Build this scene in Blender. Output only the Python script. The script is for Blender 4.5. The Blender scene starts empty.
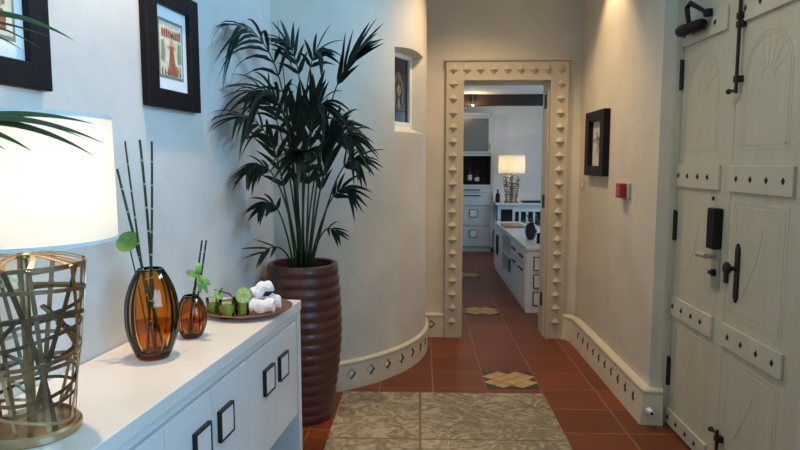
import bpy, bmesh, math, random
from mathutils import Vector, Matrix
rnd = random.Random(11)
SC = bpy.context.scene
COL = SC.collection
PI = math.pi
V = Vector
WM = {}

# ------------------------------------------------------------------ materials
def new_mat(name):
    m = bpy.data.materials.new(name); m.use_nodes = True
    nt = m.node_tree
    return m, nt, nt.nodes['Principled BSDF'], nt.nodes['Material Output']

def mat(name, c, rough=.5, metal=0., spec=.5, var=0., scale=8., bump=0., bscale=60., c2=None, detail=4., coat=0., stretch=None):
    m, nt, b, out = new_mat(name)
    b.inputs['Base Color'].default_value = (*c, 1)
    b.inputs['Roughness'].default_value = rough
    b.inputs['Metallic'].default_value = metal
    b.inputs['Specular IOR Level'].default_value = spec
    b.inputs['Coat Weight'].default_value = coat
    tc = nt.nodes.new('ShaderNodeTexCoord')
    mp = nt.nodes.new('ShaderNodeMapping')
    nt.links.new(tc.outputs['Object'], mp.inputs['Vector'])
    if stretch: mp.inputs['Scale'].default_value = stretch
    if var > 0 or c2:
        n = nt.nodes.new('ShaderNodeTexNoise')
        n.inputs['Scale'].default_value = scale; n.inputs['Detail'].default_value = detail
        nt.links.new(mp.outputs[0], n.inputs['Vector'])
        r = nt.nodes.new('ShaderNodeValToRGB')
        r.color_ramp.elements[0].position = .3; r.color_ramp.elements[1].position = .7
        a = tuple(x*(1-var) for x in c); d = c2 if c2 else tuple(min(1, x*(1+var)) for x in c)
        r.color_ramp.elements[0].color = (*a, 1); r.color_ramp.elements[1].color = (*d, 1)
        nt.links.new(n.outputs['Fac'], r.inputs['Fac'])
        nt.links.new(r.outputs['Color'], b.inputs['Base Color'])
    if bump > 0:
        n2 = nt.nodes.new('ShaderNodeTexNoise'); n2.inputs['Scale'].default_value = bscale
        n2.inputs['Detail'].default_value = 5
        nt.links.new(mp.outputs[0], n2.inputs['Vector'])
        bp = nt.nodes.new('ShaderNodeBump'); bp.inputs['Strength'].default_value = bump
        bp.inputs['Distance'].default_value = .01
        nt.links.new(n2.outputs['Fac'], bp.inputs['Height'])
        nt.links.new(bp.outputs['Normal'], b.inputs['Normal'])
    return m

M = {}
M['plaster'] = mat('plaster', (.70, .625, .505), .62, 0, .3, .07, 3.2, .12, 9, detail=8)
M['plaster_grey'] = mat('plaster_left', (.65, .625, .59), .6, 0, .3, .09, 3.0, .25, 12, detail=8)
M['cream_trim'] = mat('cream_trim', (.70, .61, .45), .45, 0, .4, .06, 5, .03, 30)
M['door_paint'] = mat('door_paint', (.60, .54, .395), .42, 0, .45, .05, 6, .04, 25, stretch=(3, 3, .5))
M['board_paint'] = mat('board_paint', (.62, .555, .41), .42, 0, .45, .05, 6, .03, 25)
M['plaster_curved'] = mat('plaster_curved', (.66, .61, .53), .6, 0, .3, .09, 3.0, .25, 12, detail=8)
M['casing'] = mat('casing_paint', (.56, .485, .36), .5, 0, .35, .06, 5, .03, 30)
M['ceiling'] = mat('ceiling_paint', (.8, .78, .73), .8)
M['white_paint'] = mat('white_lacquer', (.80, .79, .77), .32, 0, .5, .02, 3)
M['white_top'] = mat('white_top', (.82, .78, .72), .28, 0, .5, .03, 5)
M['bronze'] = mat('dark_bronze', (.035, .028, .024), .35, .6)
M['black'] = mat('black_plastic', (.008, .008, .011), .5, 0, .2)
M['iron'] = mat('black_iron', (.025, .023, .022), .45, .5, .5, .15, 40, .1, 90)
M['steel'] = mat('brushed_steel', (.50, .47, .44), .42, .7)
M['frame_black'] = mat('frame_black', (.007, .005, .006), .5, 0, .2, .12, 30)
M['matboard'] = mat('mat_board', (.80, .81, .82), .8)
M['matboard_warm'] = mat('mat_board_warm', (.72, .68, .60), .8)
M['print_cream'] = mat('print_cream', (.66, .61, .47), .8, 0, .2, .14, 25)
M['print_olive'] = mat('print_olive', (.26, .23, .17), .8, 0, .2, .1, 40)
M['print_orange'] = mat('print_orange', (.36, .13, .055), .8, 0, .2, .3, 30)
M['print_red'] = mat('print_red', (.30, .10, .07), .8, 0, .2, .3, 60)
M['print_green'] = mat('print_green', (.25, .29, .20), .8, 0, .2, .3, 40)
M['print_dark'] = mat('print_dark', (.08, .07, .06), .8)
M['print_skin'] = mat('print_skin', (.55, .33, .2), .8)
M['pot'] = mat('pot_ribbed_brown', (.078, .024, .018), .38, 0, .5, .25, 9, .15, 40, coat=.15)
M['soil'] = mat('soil', (.03, .02, .014), .95, 0, .2, .4, 40, .8, 60)
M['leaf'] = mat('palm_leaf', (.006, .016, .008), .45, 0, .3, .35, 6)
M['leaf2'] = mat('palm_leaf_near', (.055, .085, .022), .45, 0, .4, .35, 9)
M['stalk'] = mat('palm_stalk', (.028, .05, .02), .5, 0, .4, .2, 12)
M['brass'] = mat('antique_brass', (.46, .34, .19), .34, 1., .5, .25, 14)
M['brass_dark'] = mat('dark_brass', (.20, .14, .08), .4, .9, .5, .3, 14)
M['shade_rim'] = mat('shade_rim', (.74, .71, .65), .8)
M['horsetail'] = mat('horsetail_green', (.018, .05, .018), .45, 0, .4, .25, 30)
M['node_pale'] = mat('horsetail_node', (.42, .45, .32), .6)
M['lime_leaf'] = mat('lime_leaf', (.13, .25, .035), .5, 0, .4, .25, 30)
M['lime_flower'] = mat('lime_flower', (.20, .38, .08), .5, 0, .4, .3, 60)
M['copper'] = mat('copper_tray', (.58, .28, .17), .3, .9, .5, .12, 10)
M['towel'] = mat('towel_white', (.88, .87, .87), .95, 0, .1, .03, 30, .6, 140)
M['lime_rind'] = mat('lime_rind', (.25, .40, .07), .5)
M['lime_flesh'] = mat('lime_flesh', (.46, .58, .20), .5, 0, .4, .15, 60)
M['straw'] = mat('black_straw', (.012, .012, .018), .4)
M['red'] = mat('red_plastic', (.42, .015, .025), .35)
M['grey_plastic'] = mat('grey_plastic', (.42, .40, .38), .5)
M['slate'] = mat('slate', (.055, .05, .045), .5, 0, .4, .2, 30)
M['mosaic'] = mat('mosaic_yellow', (.52, .33, .13), .45, 0, .4, .25, 14)
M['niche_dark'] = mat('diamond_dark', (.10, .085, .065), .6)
M['beam'] = mat('beam_dark', (.035, .02, .016), .5, 0, .4, .2, 8)
M['cab_dark'] = mat('cabinet_inside', (.05, .035, .03), .6)
M['cab_glass'] = mat('cabinet_glass', (.20, .20, .19), .25, 0, .5, .05, 3)
M['bluegrey'] = mat('blue_grey_cabinet', (.62, .63, .62), .4)
M['white_porcelain'] = mat('porcelain', (.82, .80, .77), .25)
M['night_sky'] = mat('dusk_backing', (.01, .012, .02), .8)
M['vase_dark'] = mat('dark_red_glass', (.05, .012, .008), .08, 0, .6)
M['glass_blue'] = mat('stained_blue', (.012, .016, .035), .2, 0, .6, .3, 20)
M['glass_gold'] = mat('stained_gold', (.23, .13, .035), .3, 0, .5, .3, 30)
M['glass_grey'] = mat('stained_grey', (.075, .08, .08), .3, 0, .5, .3, 25)
M['lead'] = mat('lead_line', (.03, .03, .03), .5, .5)

def glass_mat(name, col, dens, rough=.02, ior=1.45):
    # clear coloured glass: thin-wall transmission, a fresnel reflection, deeper colour where the path is longer
    m, nt, b, out = new_mat(name); nt.nodes.remove(b)
    tr = nt.nodes.new('ShaderNodeBsdfTransparent'); gl = nt.nodes.new('ShaderNodeBsdfGlossy')
    gl.inputs['Roughness'].default_value = rough
    lw = nt.nodes.new('ShaderNodeLayerWeight'); lw.inputs['Blend'].default_value = .45
    rp = nt.nodes.new('ShaderNodeValToRGB')
    rp.color_ramp.elements[0].color = (*col, 1)
    rp.color_ramp.elements[1].color = (*[c**dens*.88 for c in col], 1)
    rp.color_ramp.elements[0].position = .1; rp.color_ramp.elements[1].position = .95
    nt.links.new(lw.outputs['Facing'], rp.inputs['Fac'])
    nt.links.new(rp.outputs['Color'], tr.inputs['Color'])
    fr = nt.nodes.new('ShaderNodeFresnel'); fr.inputs['IOR'].default_value = ior
    mx = nt.nodes.new('ShaderNodeMixShader')
    nt.links.new(fr.outputs[0], mx.inputs['Fac']); nt.links.new(tr.outputs[0], mx.inputs[1]); nt.links.new(gl.outputs[0], mx.inputs[2])
    nt.links.new(mx.outputs[0], out.inputs['Surface'])
    return m
M['amber'] = glass_mat('amber_glass', (.93, .69, .31), 1.7)
M['amber_dark'] = glass_mat('amber_glass_deep', (.84, .57, .29), 1.5)
M['clear'] = glass_mat('clear_glass', (.94, .95, .95), 1.5)
M['juice'] = mat('green_drink', (.36, .47, .05), .15, 0, .5, .15, 20)

def shade_mat(name, col, tl):
    m, nt, b, out = new_mat(name); nt.nodes.remove(b)
    d = nt.nodes.new('ShaderNodeBsdfDiffuse'); d.inputs['Color'].default_value = (*col, 1)
    t = nt.nodes.new('ShaderNodeBsdfTranslucent'); t.inputs['Color'].default_value = (*col, 1)
    mx = nt.nodes.new('ShaderNodeMixShader'); mx.inputs['Fac'].default_value = tl
    wv = nt.nodes.new('ShaderNodeTexNoise'); wv.inputs['Scale'].default_value = 300
    bp = nt.nodes.new('ShaderNodeBump'); bp.inputs['Strength'].default_value = .1
    nt.links.new(wv.outputs['Fac'], bp.inputs['Height']); nt.links.new(bp.outputs[0], d.inputs['Normal'])
    nt.links.new(d.outputs[0], mx.inputs[1]); nt.links.new(t.outputs[0], mx.inputs[2])
    nt.links.new(mx.outputs[0], out.inputs['Surface'])
    return m
M['shade'] = shade_mat('lamp_shade_linen', (.90, .86, .78), .5)

def emit_mat(name, col, s):
    m, nt, b, out = new_mat(name)
    b.inputs['Emission Color'].default_value = (*col, 1); b.inputs['Emission Strength'].default_value = s
    return m
M['bulb'] = emit_mat('bulb_glow', (1, .8, .55), 6)

def floor_mat():
    m, nt, b, out = new_mat('terracotta_tiles')
    L = nt.links.new; N = nt.nodes.new
    tc = N('ShaderNodeTexCoord'); sp = N('ShaderNodeSeparateXYZ'); L(tc.outputs['Object'], sp.inputs[0])
    def math_(op, a, bb=None):
        n = N('ShaderNodeMath'); n.operation = op
        for i, v in enumerate((a, bb)):
            if v is None: continue
            if isinstance(v, (int, float)): n.inputs[i].default_value = v
            else: L(v, n.inputs[i])
        return n.outputs[0]
    u = math_('DIVIDE', math_('SUBTRACT', sp.outputs['X'], .43), .342)
    v = math_('DIVIDE', math_('SUBTRACT', sp.outputs['Y'], 3.857), .3195)
    fu = math_('FRACT', u); fv = math_('FRACT', v)
    def edge(f): return math_('MINIMUM', f, math_('SUBTRACT', 1., f))
    e = math_('MINIMUM', edge(fu), edge(fv))
    rp = N('ShaderNodeValToRGB'); rp.color_ramp.elements[0].position = .009; rp.color_ramp.elements[1].position = .018
    L(e, rp.inputs['Fac'])
    cmb = N('ShaderNodeCombineXYZ'); L(math_('FLOOR', u), cmb.inputs[0]); L(math_('FLOOR', v), cmb.inputs[1])
    wn = N('ShaderNodeTexWhiteNoise'); wn.noise_dimensions = '2D'; L(cmb.outputs[0], wn.inputs['Vector'])
    nz = N('ShaderNodeTexNoise'); nz.inputs['Scale'].default_value = 5; nz.inputs['Detail'].default_value = 6
    L(tc.outputs['Object'], nz.inputs['Vector'])
    mixv = math_('ADD', math_('MULTIPLY', wn.outputs['Value'], .5), math_('MULTIPLY', nz.outputs['Fac'], .5))
    cr = N('ShaderNodeValToRGB')
    cr.color_ramp.elements[0].position = .15; cr.color_ramp.elements[0].color = (.125, .024, .006, 1)
    cr.color_ramp.elements[1].position = .85; cr.color_ramp.elements[1].color = (.225, .047, .011, 1)
    L(mixv, cr.inputs['Fac'])
    mx = N('ShaderNodeMix'); mx.data_type = 'RGBA'
    L(rp.outputs['Color'], mx.inputs['Factor']); mx.inputs['A'].default_value = (.24, .135, .085, 1); L(cr.outputs['Color'], mx.inputs['B'])
    L(mx.outputs['Result'], b.inputs['Base Color'])
    b.inputs['Roughness'].default_value = .42
    bp = N('ShaderNodeBump'); bp.inputs['Strength'].default_value = .4; bp.inputs['Distance'].default_value = .004
    L(rp.outputs['Color'], bp.inputs['Height']); L(bp.outputs[0], b.inputs['Normal'])
    return m
M['floor'] = floor_mat()

def rug_mat():
    m, nt, b, out = new_mat('patchwork_rug'); L = nt.links.new; N = nt.nodes.new
    tc = N('ShaderNodeTexCoord')
    sp = N('ShaderNodeSeparateXYZ'); L(tc.outputs['Object'], sp.inputs[0])
    def math_(op, a, bb=None):
        n = N('ShaderNodeMath'); n.operation = op
        for i, v in enumerate((a, bb)):
            if v is None: continue
            if isinstance(v, (int, float)): n.inputs[i].default_value = v
            else: L(v, n.inputs[i])
        return n.outputs[0]
    # faded damask on the left column, larger swirling medallion on the right
    def swirl(scale, dist, seed):
        n = N('ShaderNodeTexNoise'); n.inputs['Scale'].default_value = scale; n.inputs['Detail'].default_value = 2.5; n.inputs['Distortion'].default_value = dist
        mp = N('ShaderNodeMapping'); mp.inputs['Location'].default_value = (seed, seed*.7, 0); L(tc.outputs['Object'], mp.inputs['Vector']); L(mp.outputs[0], n.inputs['Vector'])
        a = math_('ABSOLUTE', math_('SUBTRACT', n.outputs['Fac'], .5))
        return math_('MINIMUM', math_('MULTIPLY', a, 7.5), 1.)
    side = math_('GREATER_THAN', sp.outputs['X'], 0.005)
    mx0 = N('ShaderNodeMix'); mx0.data_type = 'FLOAT'; L(side, mx0.inputs['Factor']); L(swirl(8.5, 1.2, 3.), mx0.inputs['A']); L(swirl(5.5, 2.4, 7.), mx0.inputs['B'])
    g2 = N('ShaderNodeTexNoise'); g2.inputs['Scale'].default_value = 30; g2.inputs['Detail'].default_value = 7; L(tc.outputs['Object'], g2.inputs['Vector'])
    g3 = N('ShaderNodeTexNoise'); g3.inputs['Scale'].default_value = 3; L(tc.outputs['Object'], g3.inputs['Vector'])
    pat = math_('ADD', math_('MULTIPLY', mx0.outputs['Result'], .34), math_('ADD', math_('MULTIPLY', g2.outputs['Fac'], .42), math_('MULTIPLY', g3.outputs['Fac'], .28)))
    cr = N('ShaderNodeValToRGB')
    cr.color_ramp.elements[0].position = .3; cr.color_ramp.elements[0].color = (.20, .155, .10, 1)
    cr.color_ramp.elements[1].position = .8; cr.color_ramp.elements[1].color = (.46, .395, .29, 1)
    L(pat, cr.inputs['Fac'])
    # sewn seams
    sx = math_('ABSOLUTE', math_('SUBTRACT', sp.outputs['X'], .005))
    sy = math_('ABSOLUTE', math_('ADD', sp.outputs['Y'], .66))
    s = math_('MINIMUM', sx, sy)
    rp = N('ShaderNodeValToRGB'); rp.color_ramp.elements[0].position = .004; rp.color_ramp.elements[1].position = .008; L(s, rp.inputs['Fac'])
    mx = N('ShaderNodeMix'); mx.data_type = 'RGBA'; L(rp.outputs['Color'], mx.inputs['Factor']); mx.inputs['A'].default_value = (.17, .13, .08, 1); L(cr.outputs['Color'], mx.inputs['B'])
    fn = N('ShaderNodeTexNoise'); fn.inputs['Scale'].default_value = 220; L(tc.outputs['Object'], fn.inputs['Vector'])
    bp = N('ShaderNodeBump'); bp.inputs['Strength'].default_value = .5; bp.inputs['Distance'].default_value = .004
    L(fn.outputs['Fac'], bp.inputs['Height']); L(bp.outputs[0], b.inputs['Normal'])
    L(mx.outputs['Result'], b.inputs['Base Color']); b.inputs['Roughness'].default_value = .95
    b.inputs['Specular IOR Level'].default_value = .1
    return m
M['rug'] = rug_mat()

# ------------------------------------------------------------------ mesh builder
class MB:
    def __init__(s, T=None):
        s.v = []; s.f = []; s.m = []; s.T = T or Matrix(); s.mi = 0
    def add(s, vs, fs, mi=None):
        o = len(s.v); s.v += [s.T @ V(v) for v in vs]
        s.f += [[o+i for i in f] for f in fs]; s.m += [s.mi if mi is None else mi]*len(fs)
        return s
    def box(s, lo, hi, mi=None, ch=0.):
        (x0, y0, z0), (x1, y1, z1) = lo, hi
        if ch <= 0:
            vs = [(x0,y0,z0),(x1,y0,z0),(x1,y1,z0),(x0,y1,z0),(x0,y0,z1),(x1,y0,z1),(x1,y1,z1),(x0,y1,z1)]
            return s.add(vs, [(0,3,2,1),(4,5,6,7),(0,1,5,4),(1,2,6,5),(2,3,7,6),(3,0,4,7)], mi)
        bm = bmesh.new(); bmesh.ops.create_cube(bm, size=1)
        for v in bm.verts: v.co = V(((x0+x1)/2+v.co.x*(x1-x0), (y0+y1)/2+v.co.y*(y1-y0), (z0+z1)/2+v.co.z*(z1-z0)))
        bmesh.ops.bevel(bm, geom=bm.edges[:], offset=ch, segments=2, affect='EDGES', profile=.5)
        bm.verts.index_update()
        s.add([v.co[:] for v in bm.verts], [[v.index for v in f.verts] for f in bm.faces], mi); bm.free()
        return s
    def tube(s, pts, r, n=10, mi=None, cap=True):
        pts = [V(p) for p in pts]
        rs = r if isinstance(r, (list, tuple)) else [r]*len(pts)
        vs, fs = [], []
        t0 = (pts[1]-pts[0]).normalized()
        a = t0.orthogonal().normalized()
        for i, p in enumerate(pts):
            t = (pts[min(i+1, len(pts)-1)]-pts[max(i-1, 0)]).normalized()
            a = (a - t*a.dot(t)).normalized(); b = t.cross(a)
            for k in range(n):
                w = 2*PI*k/n; vs.append(p+(a*math.cos(w)+b*math.sin(w))*rs[i])
        for i in range(len(pts)-1):
            for k in range(n):
                fs.append((i*n+k, i*n+(k+1) % n, (i+1)*n+(k+1) % n, (i+1)*n+k))
        if cap: fs += [tuple(range(n))[::-1], tuple(range((len(pts)-1)*n, len(pts)*n))]
        return s.add(vs, fs, mi)
    def lathe(s, prof, n=32, c=(0,0,0), mi=None, fn=None, cap0=True, cap1=True):
        vs, fs = [], []
        for (r, z) in prof:
            for k in range(n):
                w = 2*PI*k/n; q = r*(fn(w, z) if fn else 1)
                vs.append((c[0]+q*math.cos(w), c[1]+q*math.sin(w), c[2]+z))
        for i in range(len(prof)-1):
            for k in range(n):
                fs.append((i*n+k, i*n+(k+1) % n, (i+1)*n+(k+1) % n, (i+1)*n+k))
        if cap0: fs.append(tuple(range(n))[::-1])
        if cap1: fs.append(tuple(range((len(prof)-1)*n, len(prof)*n)))
        return s.add(vs, fs, mi)
    def ribbon(s, pts, nrm, w, t, mi=None):
        # flat strip: w across the path inside the surface, t along the surface normal
        pts = [V(p) for p in pts]; vs, fs = [], []; n = len(pts)
        for i, p in enumerate(pts):
            d = (pts[min(i+1, n-1)]-pts[max(i-1, 0)]).normalized()
            u = V(nrm[i]).normalized() if not isinstance(nrm, Vector) else nrm
            b = d.cross(u).normalized(); ww = w[i] if isinstance(w, list) else w
            for (x, y) in ((-1,-1),(1,-1),(1,1),(-1,1)): vs.append(p+b*ww/2*x+u*t/2*y)
        for i in range(n-1):
            for k in range(4): fs.append((i*4+k, i*4+(k+1) % 4, i*4+4+(k+1) % 4, i*4+4+k))
        fs += [(3,2,1,0), tuple(range((n-1)*4, n*4))]
        return s.add(vs, fs, mi)
    def prism(s, poly, t0, t1, mi=None):
        # polygon in local XZ plane, from y=t0 to y=t1
        n = len(poly)
        vs = [(x, t0, z) for x, z in poly]+[(x, t1, z) for x, z in poly]
        fs = [tuple(range(n)), tuple(range(n, 2*n))[::-1]]+[(i, i+n, (i+1) % n+n, (i+1) % n) for i in range(n)]
        return s.add(vs, fs, mi)
    def build(s, name, mats, parent=None, smooth=False, org=None, angle=None):
        me = bpy.data.meshes.new(name)
        o = bpy.data.objects.new(name, me); COL.objects.link(o)
        if parent is not None:
            inv = WM[parent].inverted(); WM[o] = WM[parent].copy(); o.parent = parent
        elif org is not None:
            WM[o] = Matrix.Translation(V(org)); o.location = org; inv = WM[o].inverted()
        else:
            WM[o] = Matrix(); inv = Matrix()
        me.from_pydata([(inv @ v)[:] for v in s.v], [], s.f)
        for m in (mats if isinstance(mats, (list, tuple)) else [mats]): me.materials.append(m)
        me.polygons.foreach_set('material_index', s.m)
        bm = bmesh.new(); bm.from_mesh(me); bmesh.ops.recalc_face_normals(bm, faces=bm.faces[:]); bm.to_mesh(me); bm.free()
        if smooth:
            me.polygons.foreach_set('use_smooth', [True]*len(me.polygons))
            if angle:
                me.set_sharp_from_angle(angle=math.radians(angle))
        me.update()
        return o

def tag(o, label=None, cat=None, group=None, kind=None):
    if label: o['label'] = label
    if cat: o['category'] = cat
    if group: o['group'] = group
    if kind: o['kind'] = kind
    return o
def thing(name, T, label, cat, group=None, kind=None):
    if not isinstance(T, Matrix): T = Matrix.Translation(V(T))
    o = bpy.data.objects.new(name, None); COL.objects.link(o)
    o.empty_display_size = .05; o.matrix_world = T; WM[o] = T.copy()
    return tag(o, label, cat, group, kind)
def dup(root, T, label, group=None):
    if not isinstance(T, Matrix): T = Matrix.Translation(V(T))
    r = root.copy(); COL.objects.link(r); r.matrix_world = T; WM[r] = T.copy(); r['label'] = label
    if group: r['group'] = group
    def kids(a, b):
        for ch in list(a.children):
            c = ch.copy(); COL.objects.link(c); c.parent = b; WM[c] = WM[b]; kids(ch, c)
    kids(root, r)
    return r
def struct(mb, name, mats, label, cat='structure', **k):
    return tag(mb.build(name, mats, **k), label, cat, None, 'structure')

def frame_xy(ox, oy, oz, ux, uy):
    # local x along (ux,uy), local y = outward normal (uy,-ux), z up
    l = math.hypot(ux, uy); ux /= l; uy /= l
    return Matrix(((ux, uy, 0, ox), (uy, -ux, 0, oy), (0, 0, 1, oz), (0, 0, 0, 1)))
LW = frame_xy(-.957, 2.843, 0, .12, 1)         # left wall: x = along wall (s), y = out of wall
RWX = 1.28                                     # right wall plane
RW = frame_xy(RWX, 0, 0, 0, -1)                # local x = -Y, local y = -X (out of wall)
FY = 5.05                                      # far wall plane
TC = V((-1.116, 4.78)); TR = 1.165             # round tower wall
CEIL = 2.95

# ------------------------------------------------------------------ room shell
mb = MB(); mb.add([(-1.9,-1.8,0),(4.2,-1.8,0),(4.2,11,0),(-1.9,11,0),(-1.9,-1.8,-.1),(4.2,-1.8,-.1),(4.2,11,-.1),(-1.9,11,-.1)],
                  [(0,1,2,3),(7,6,5,4),(0,4,5,1),(1,5,6,2),(2,6,7,3),(3,7,4,0)])
struct(mb, 'floor', M['floor'], 'terracotta tiled floor with pale grout running through the doorway', 'floor')
struct(MB().box((-1.9,-1.8,CEIL),(1.9,5.05,CEIL+.1)), 'ceiling', M['ceiling'], 'plain pale ceiling above the hallway', 'ceiling')
mb = MB(LW); mb.box((-4.6,-.12,0),(.835,0,CEIL))
struct(mb, 'wall_left', M['plaster_grey'], 'bluish white plaster wall behind the white sideboard', 'wall')

# tower wall with the little window hole
A0, A1, Z0, Z1 = -35.4, -12.6, 1.643, 2.19
mb = MB()
angs = sorted(set([round(-92+i*2.5, 3) for i in range(47)]+[A0, A1]))
def tp(a, r, z):
    a = math.radians(a); return V((TC.x+r*math.cos(a), TC.y+r*math.sin(a), z))
def ztop(a):
    q = (a-A0)/(A1-A0); return Z1-.018*(2*q-1)**2+.012
for i in range(len(angs)-1):
    a, b = angs[i], angs[i+1]
    if tp((a+b)/2, TR, 0).y > FY+.05: continue
    if A0-1e-6 <= a and b <= A1+1e-6:
        mb.add([tp(a,TR,0),tp(b,TR,0),tp(b,TR,Z0),tp(a,TR,Z0)],[(0,1,2,3)])
        mb.add([tp(a,TR,ztop(a)),tp(b,TR,ztop(b)),tp(b,TR,CEIL),tp(a,TR,CEIL)],[(0,1,2,3)])
        mb.add([tp(a,TR,ztop(a)),tp(b,TR,ztop(b)),tp(b,TR-.085,ztop(b)-.03),tp(a,TR-.085,ztop(a)-.03)],[(0,1,2,3)])
        mb.add([tp(a,TR,Z0),tp(b,TR,Z0),tp(b,TR-.085,Z0+.04),tp(a,TR-.085,Z0+.04)],[(0,1,2,3)])
    else:
        mb.add([tp(a,TR,0),tp(b,TR,0),tp(b,TR,CEIL),tp(a,TR,CEIL)],[(0,1,2,3)])
for a in (A0, A1):
    ai = a+(.6 if a == A0 else -4.2)
    mb.add([tp(a,TR,Z0),tp(a,TR,ztop(a)),tp(ai,TR-.085,ztop(a)-.03),tp(ai,TR-.085,Z0+.04)],[(0,1,2,3)])
o = struct(mb, 'wall_curved', M['plaster_curved'], 'convex curved plaster wall with a small deep window niche', 'wall', smooth=True, angle=20)
# niche window
wa, wb = A0+.4, A1-4.0
p0, p1 = tp(wa, TR-.075, 0), tp(wb, TR-.075, 0)
NW = frame_xy(p0.x, p0.y, 0, p1.x-p0.x, p1.y-p0.y); wl = (p1-p0).length
w = thing('window_1', (p0+p1)/2+V((0,0,Z0+.03)), 'small niche window with dark stained glass in the curved wall', 'window', kind='structure')
zb, zt = Z0+.03, Z1-.01
mb = MB(NW); fw = .034
for lo, hi in (((0,-.03,zb),(fw,.015,zt)), ((wl-fw,-.03,zb),(wl,.015,zt)), ((fw,-.03,zb),(wl-fw,.015,zb+fw+.01)), ((fw,-.03,zt-fw),(wl-fw,.015,zt))): mb.box(lo, hi, ch=.003)
mb.build('window_frame', M['white_paint'], w)
mb = MB(NW); gx0, gx1, gz0, gz1 = fw, wl-fw, zb+fw+.01, zt-fw; gc = (gx0+gx1)/2; gm = (gz0+gz1)/2
mb.box((gx0,-.012,gz0),(gx1,-.004,gz1), 0)
def leafpoly(cx, cz, wd, ht, n=14):
    return [(cx+wd*math.sin(PI*k/n)*(1 if k <= n else 1), cz-ht/2+ht*k/n) for k in range(n+1)]+[(cx-wd*math.sin(PI*k/n), cz-ht/2+ht*k/n) for k in range(n-1, 0, -1)]
mb.prism(leafpoly(gc, gm-.01, .085, .30), -.004, -.002, 1)
mb.prism(leafpoly(gc, gm-.02, .055, .24), -.004, 0, 0)
mb.prism(leafpoly(gc, gm+.0, .034, .09), -.004, .001, 2)
mb.prism(leafpoly(gc, gm-.085, .016, .09), -.004, .001, 2)
mb.prism(leafpoly(gc, gm+.085, .014, .08), -.004, .001, 1)
for s_ in (-1, 1): mb.prism(leafpoly(gc+s_*.052, gm-.05, .013, .12), -.004, .001, 1)
for zz in (gm+.13, gm-.14): mb.box((gx0,-.004,zz-.003),(gx1,.0,zz+.003), 3)
mb.build('stained_glass', [M['glass_blue'], M['glass_grey'], M['glass_gold'], M['lead']], w)
mb = MB(NW); mb.box((-.05,-.16,zb-.1),(wl+.05,-.13,zt+.1)); mb.build('dark_backing', M['night_sky'], w)  # dark sheet added behind the glass, stands for the darkness outside

# far wall with doorway
OX0, OX1, OZ = .335, 1.035, 2.09
mb = MB()
mb.box((-.6,FY,0),(OX0,FY+.2,CEIL)); mb.box((OX1,FY,0),(1.6,FY+.2,CEIL)); mb.box((OX0,FY,OZ),(OX1,FY+.2,CEIL))
struct(mb, 'wall_far', M['plaster'], 'pale plaster wall around the far doorway', 'wall')
# right wall (two stretches either side of the entrance doors) and above the doors
mb = MB(); mb.box((RWX,3.39,0),(RWX+.3,FY,CEIL)); 
wy0, wy1, wz0, wz1 = -1.0, .75, .95, 2.5
mb.box((RWX,-1.8,0),(RWX+.3,wy0,CEIL)); mb.box((RWX,wy1,0),(RWX+.3,2.06,CEIL)); mb.box((RWX,wy0,0),(RWX+.3,wy1,wz0)); mb.box((RWX,wy0,wz1),(RWX+.3,wy1,CEIL)); mb.box((RWX,2.06,2.89),(RWX+.3,3.39,CEIL)); mb.box((RWX+.16,2.06,0),(RWX+.3,3.39,2.44)); mb.box((RWX+.3,1.9,2.2),(RWX+.5,2.06,CEIL)); mb.box((RWX+.3,3.39,2.2),(RWX+.5,3.55,CEIL))
struct(mb, 'wall_right', M['plaster'], 'beige plaster wall on the right with the entrance doors', 'wall')
struct(MB().box((-1.9,-1.9,0),(1.6,-1.75,CEIL)), 'wall_back', M['plaster'], 'plain plaster wall behind the viewer', 'wall')
mb = MB()
for lo, hi in (((0,wy0,wz0),(.06,wy0+.06,wz1)),((0,wy1-.06,wz0),(.06,wy1,wz1)),((0,wy0,wz0),(.06,wy1,wz0+.06)),((0,wy0,wz1-.06),(.06,wy1,wz1)),((0,(wy0+wy1)/2-.025,wz0+.06),(.06,(wy0+wy1)/2+.025,wz1-.06))):
    mb.box((RWX+.1+lo[0],lo[1],lo[2]),(RWX+.1+hi[0],hi[1],hi[2]))
struct(mb, 'window_2', M['white_paint'], 'white framed daylight window in the right wall beside the viewer', 'window')

wn = thing('window_3', (RWX+.15,2.72,2.5), 'pale framed transom window above the entrance doors', 'window', kind='structure')
mb = MB()
for lo, hi in (((1.36,2.06,2.50),(1.40,2.10,2.89)),((1.36,3.35,2.50),(1.40,3.39,2.89)),((1.36,2.10,2.50),(1.40,3.35,2.54)),((1.36,2.10,2.85),(1.40,3.35,2.89)),((1.365,2.70,2.54),(1.395,2.74,2.85))): mb.box(lo, hi)
mb.build('window_frame', M['white_paint'], wn)
mb = MB(); mb.box((1.378,2.10,2.54),(1.382,3.35,2.85)); mb.build('glass_pane', M['clear'], wn)

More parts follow.
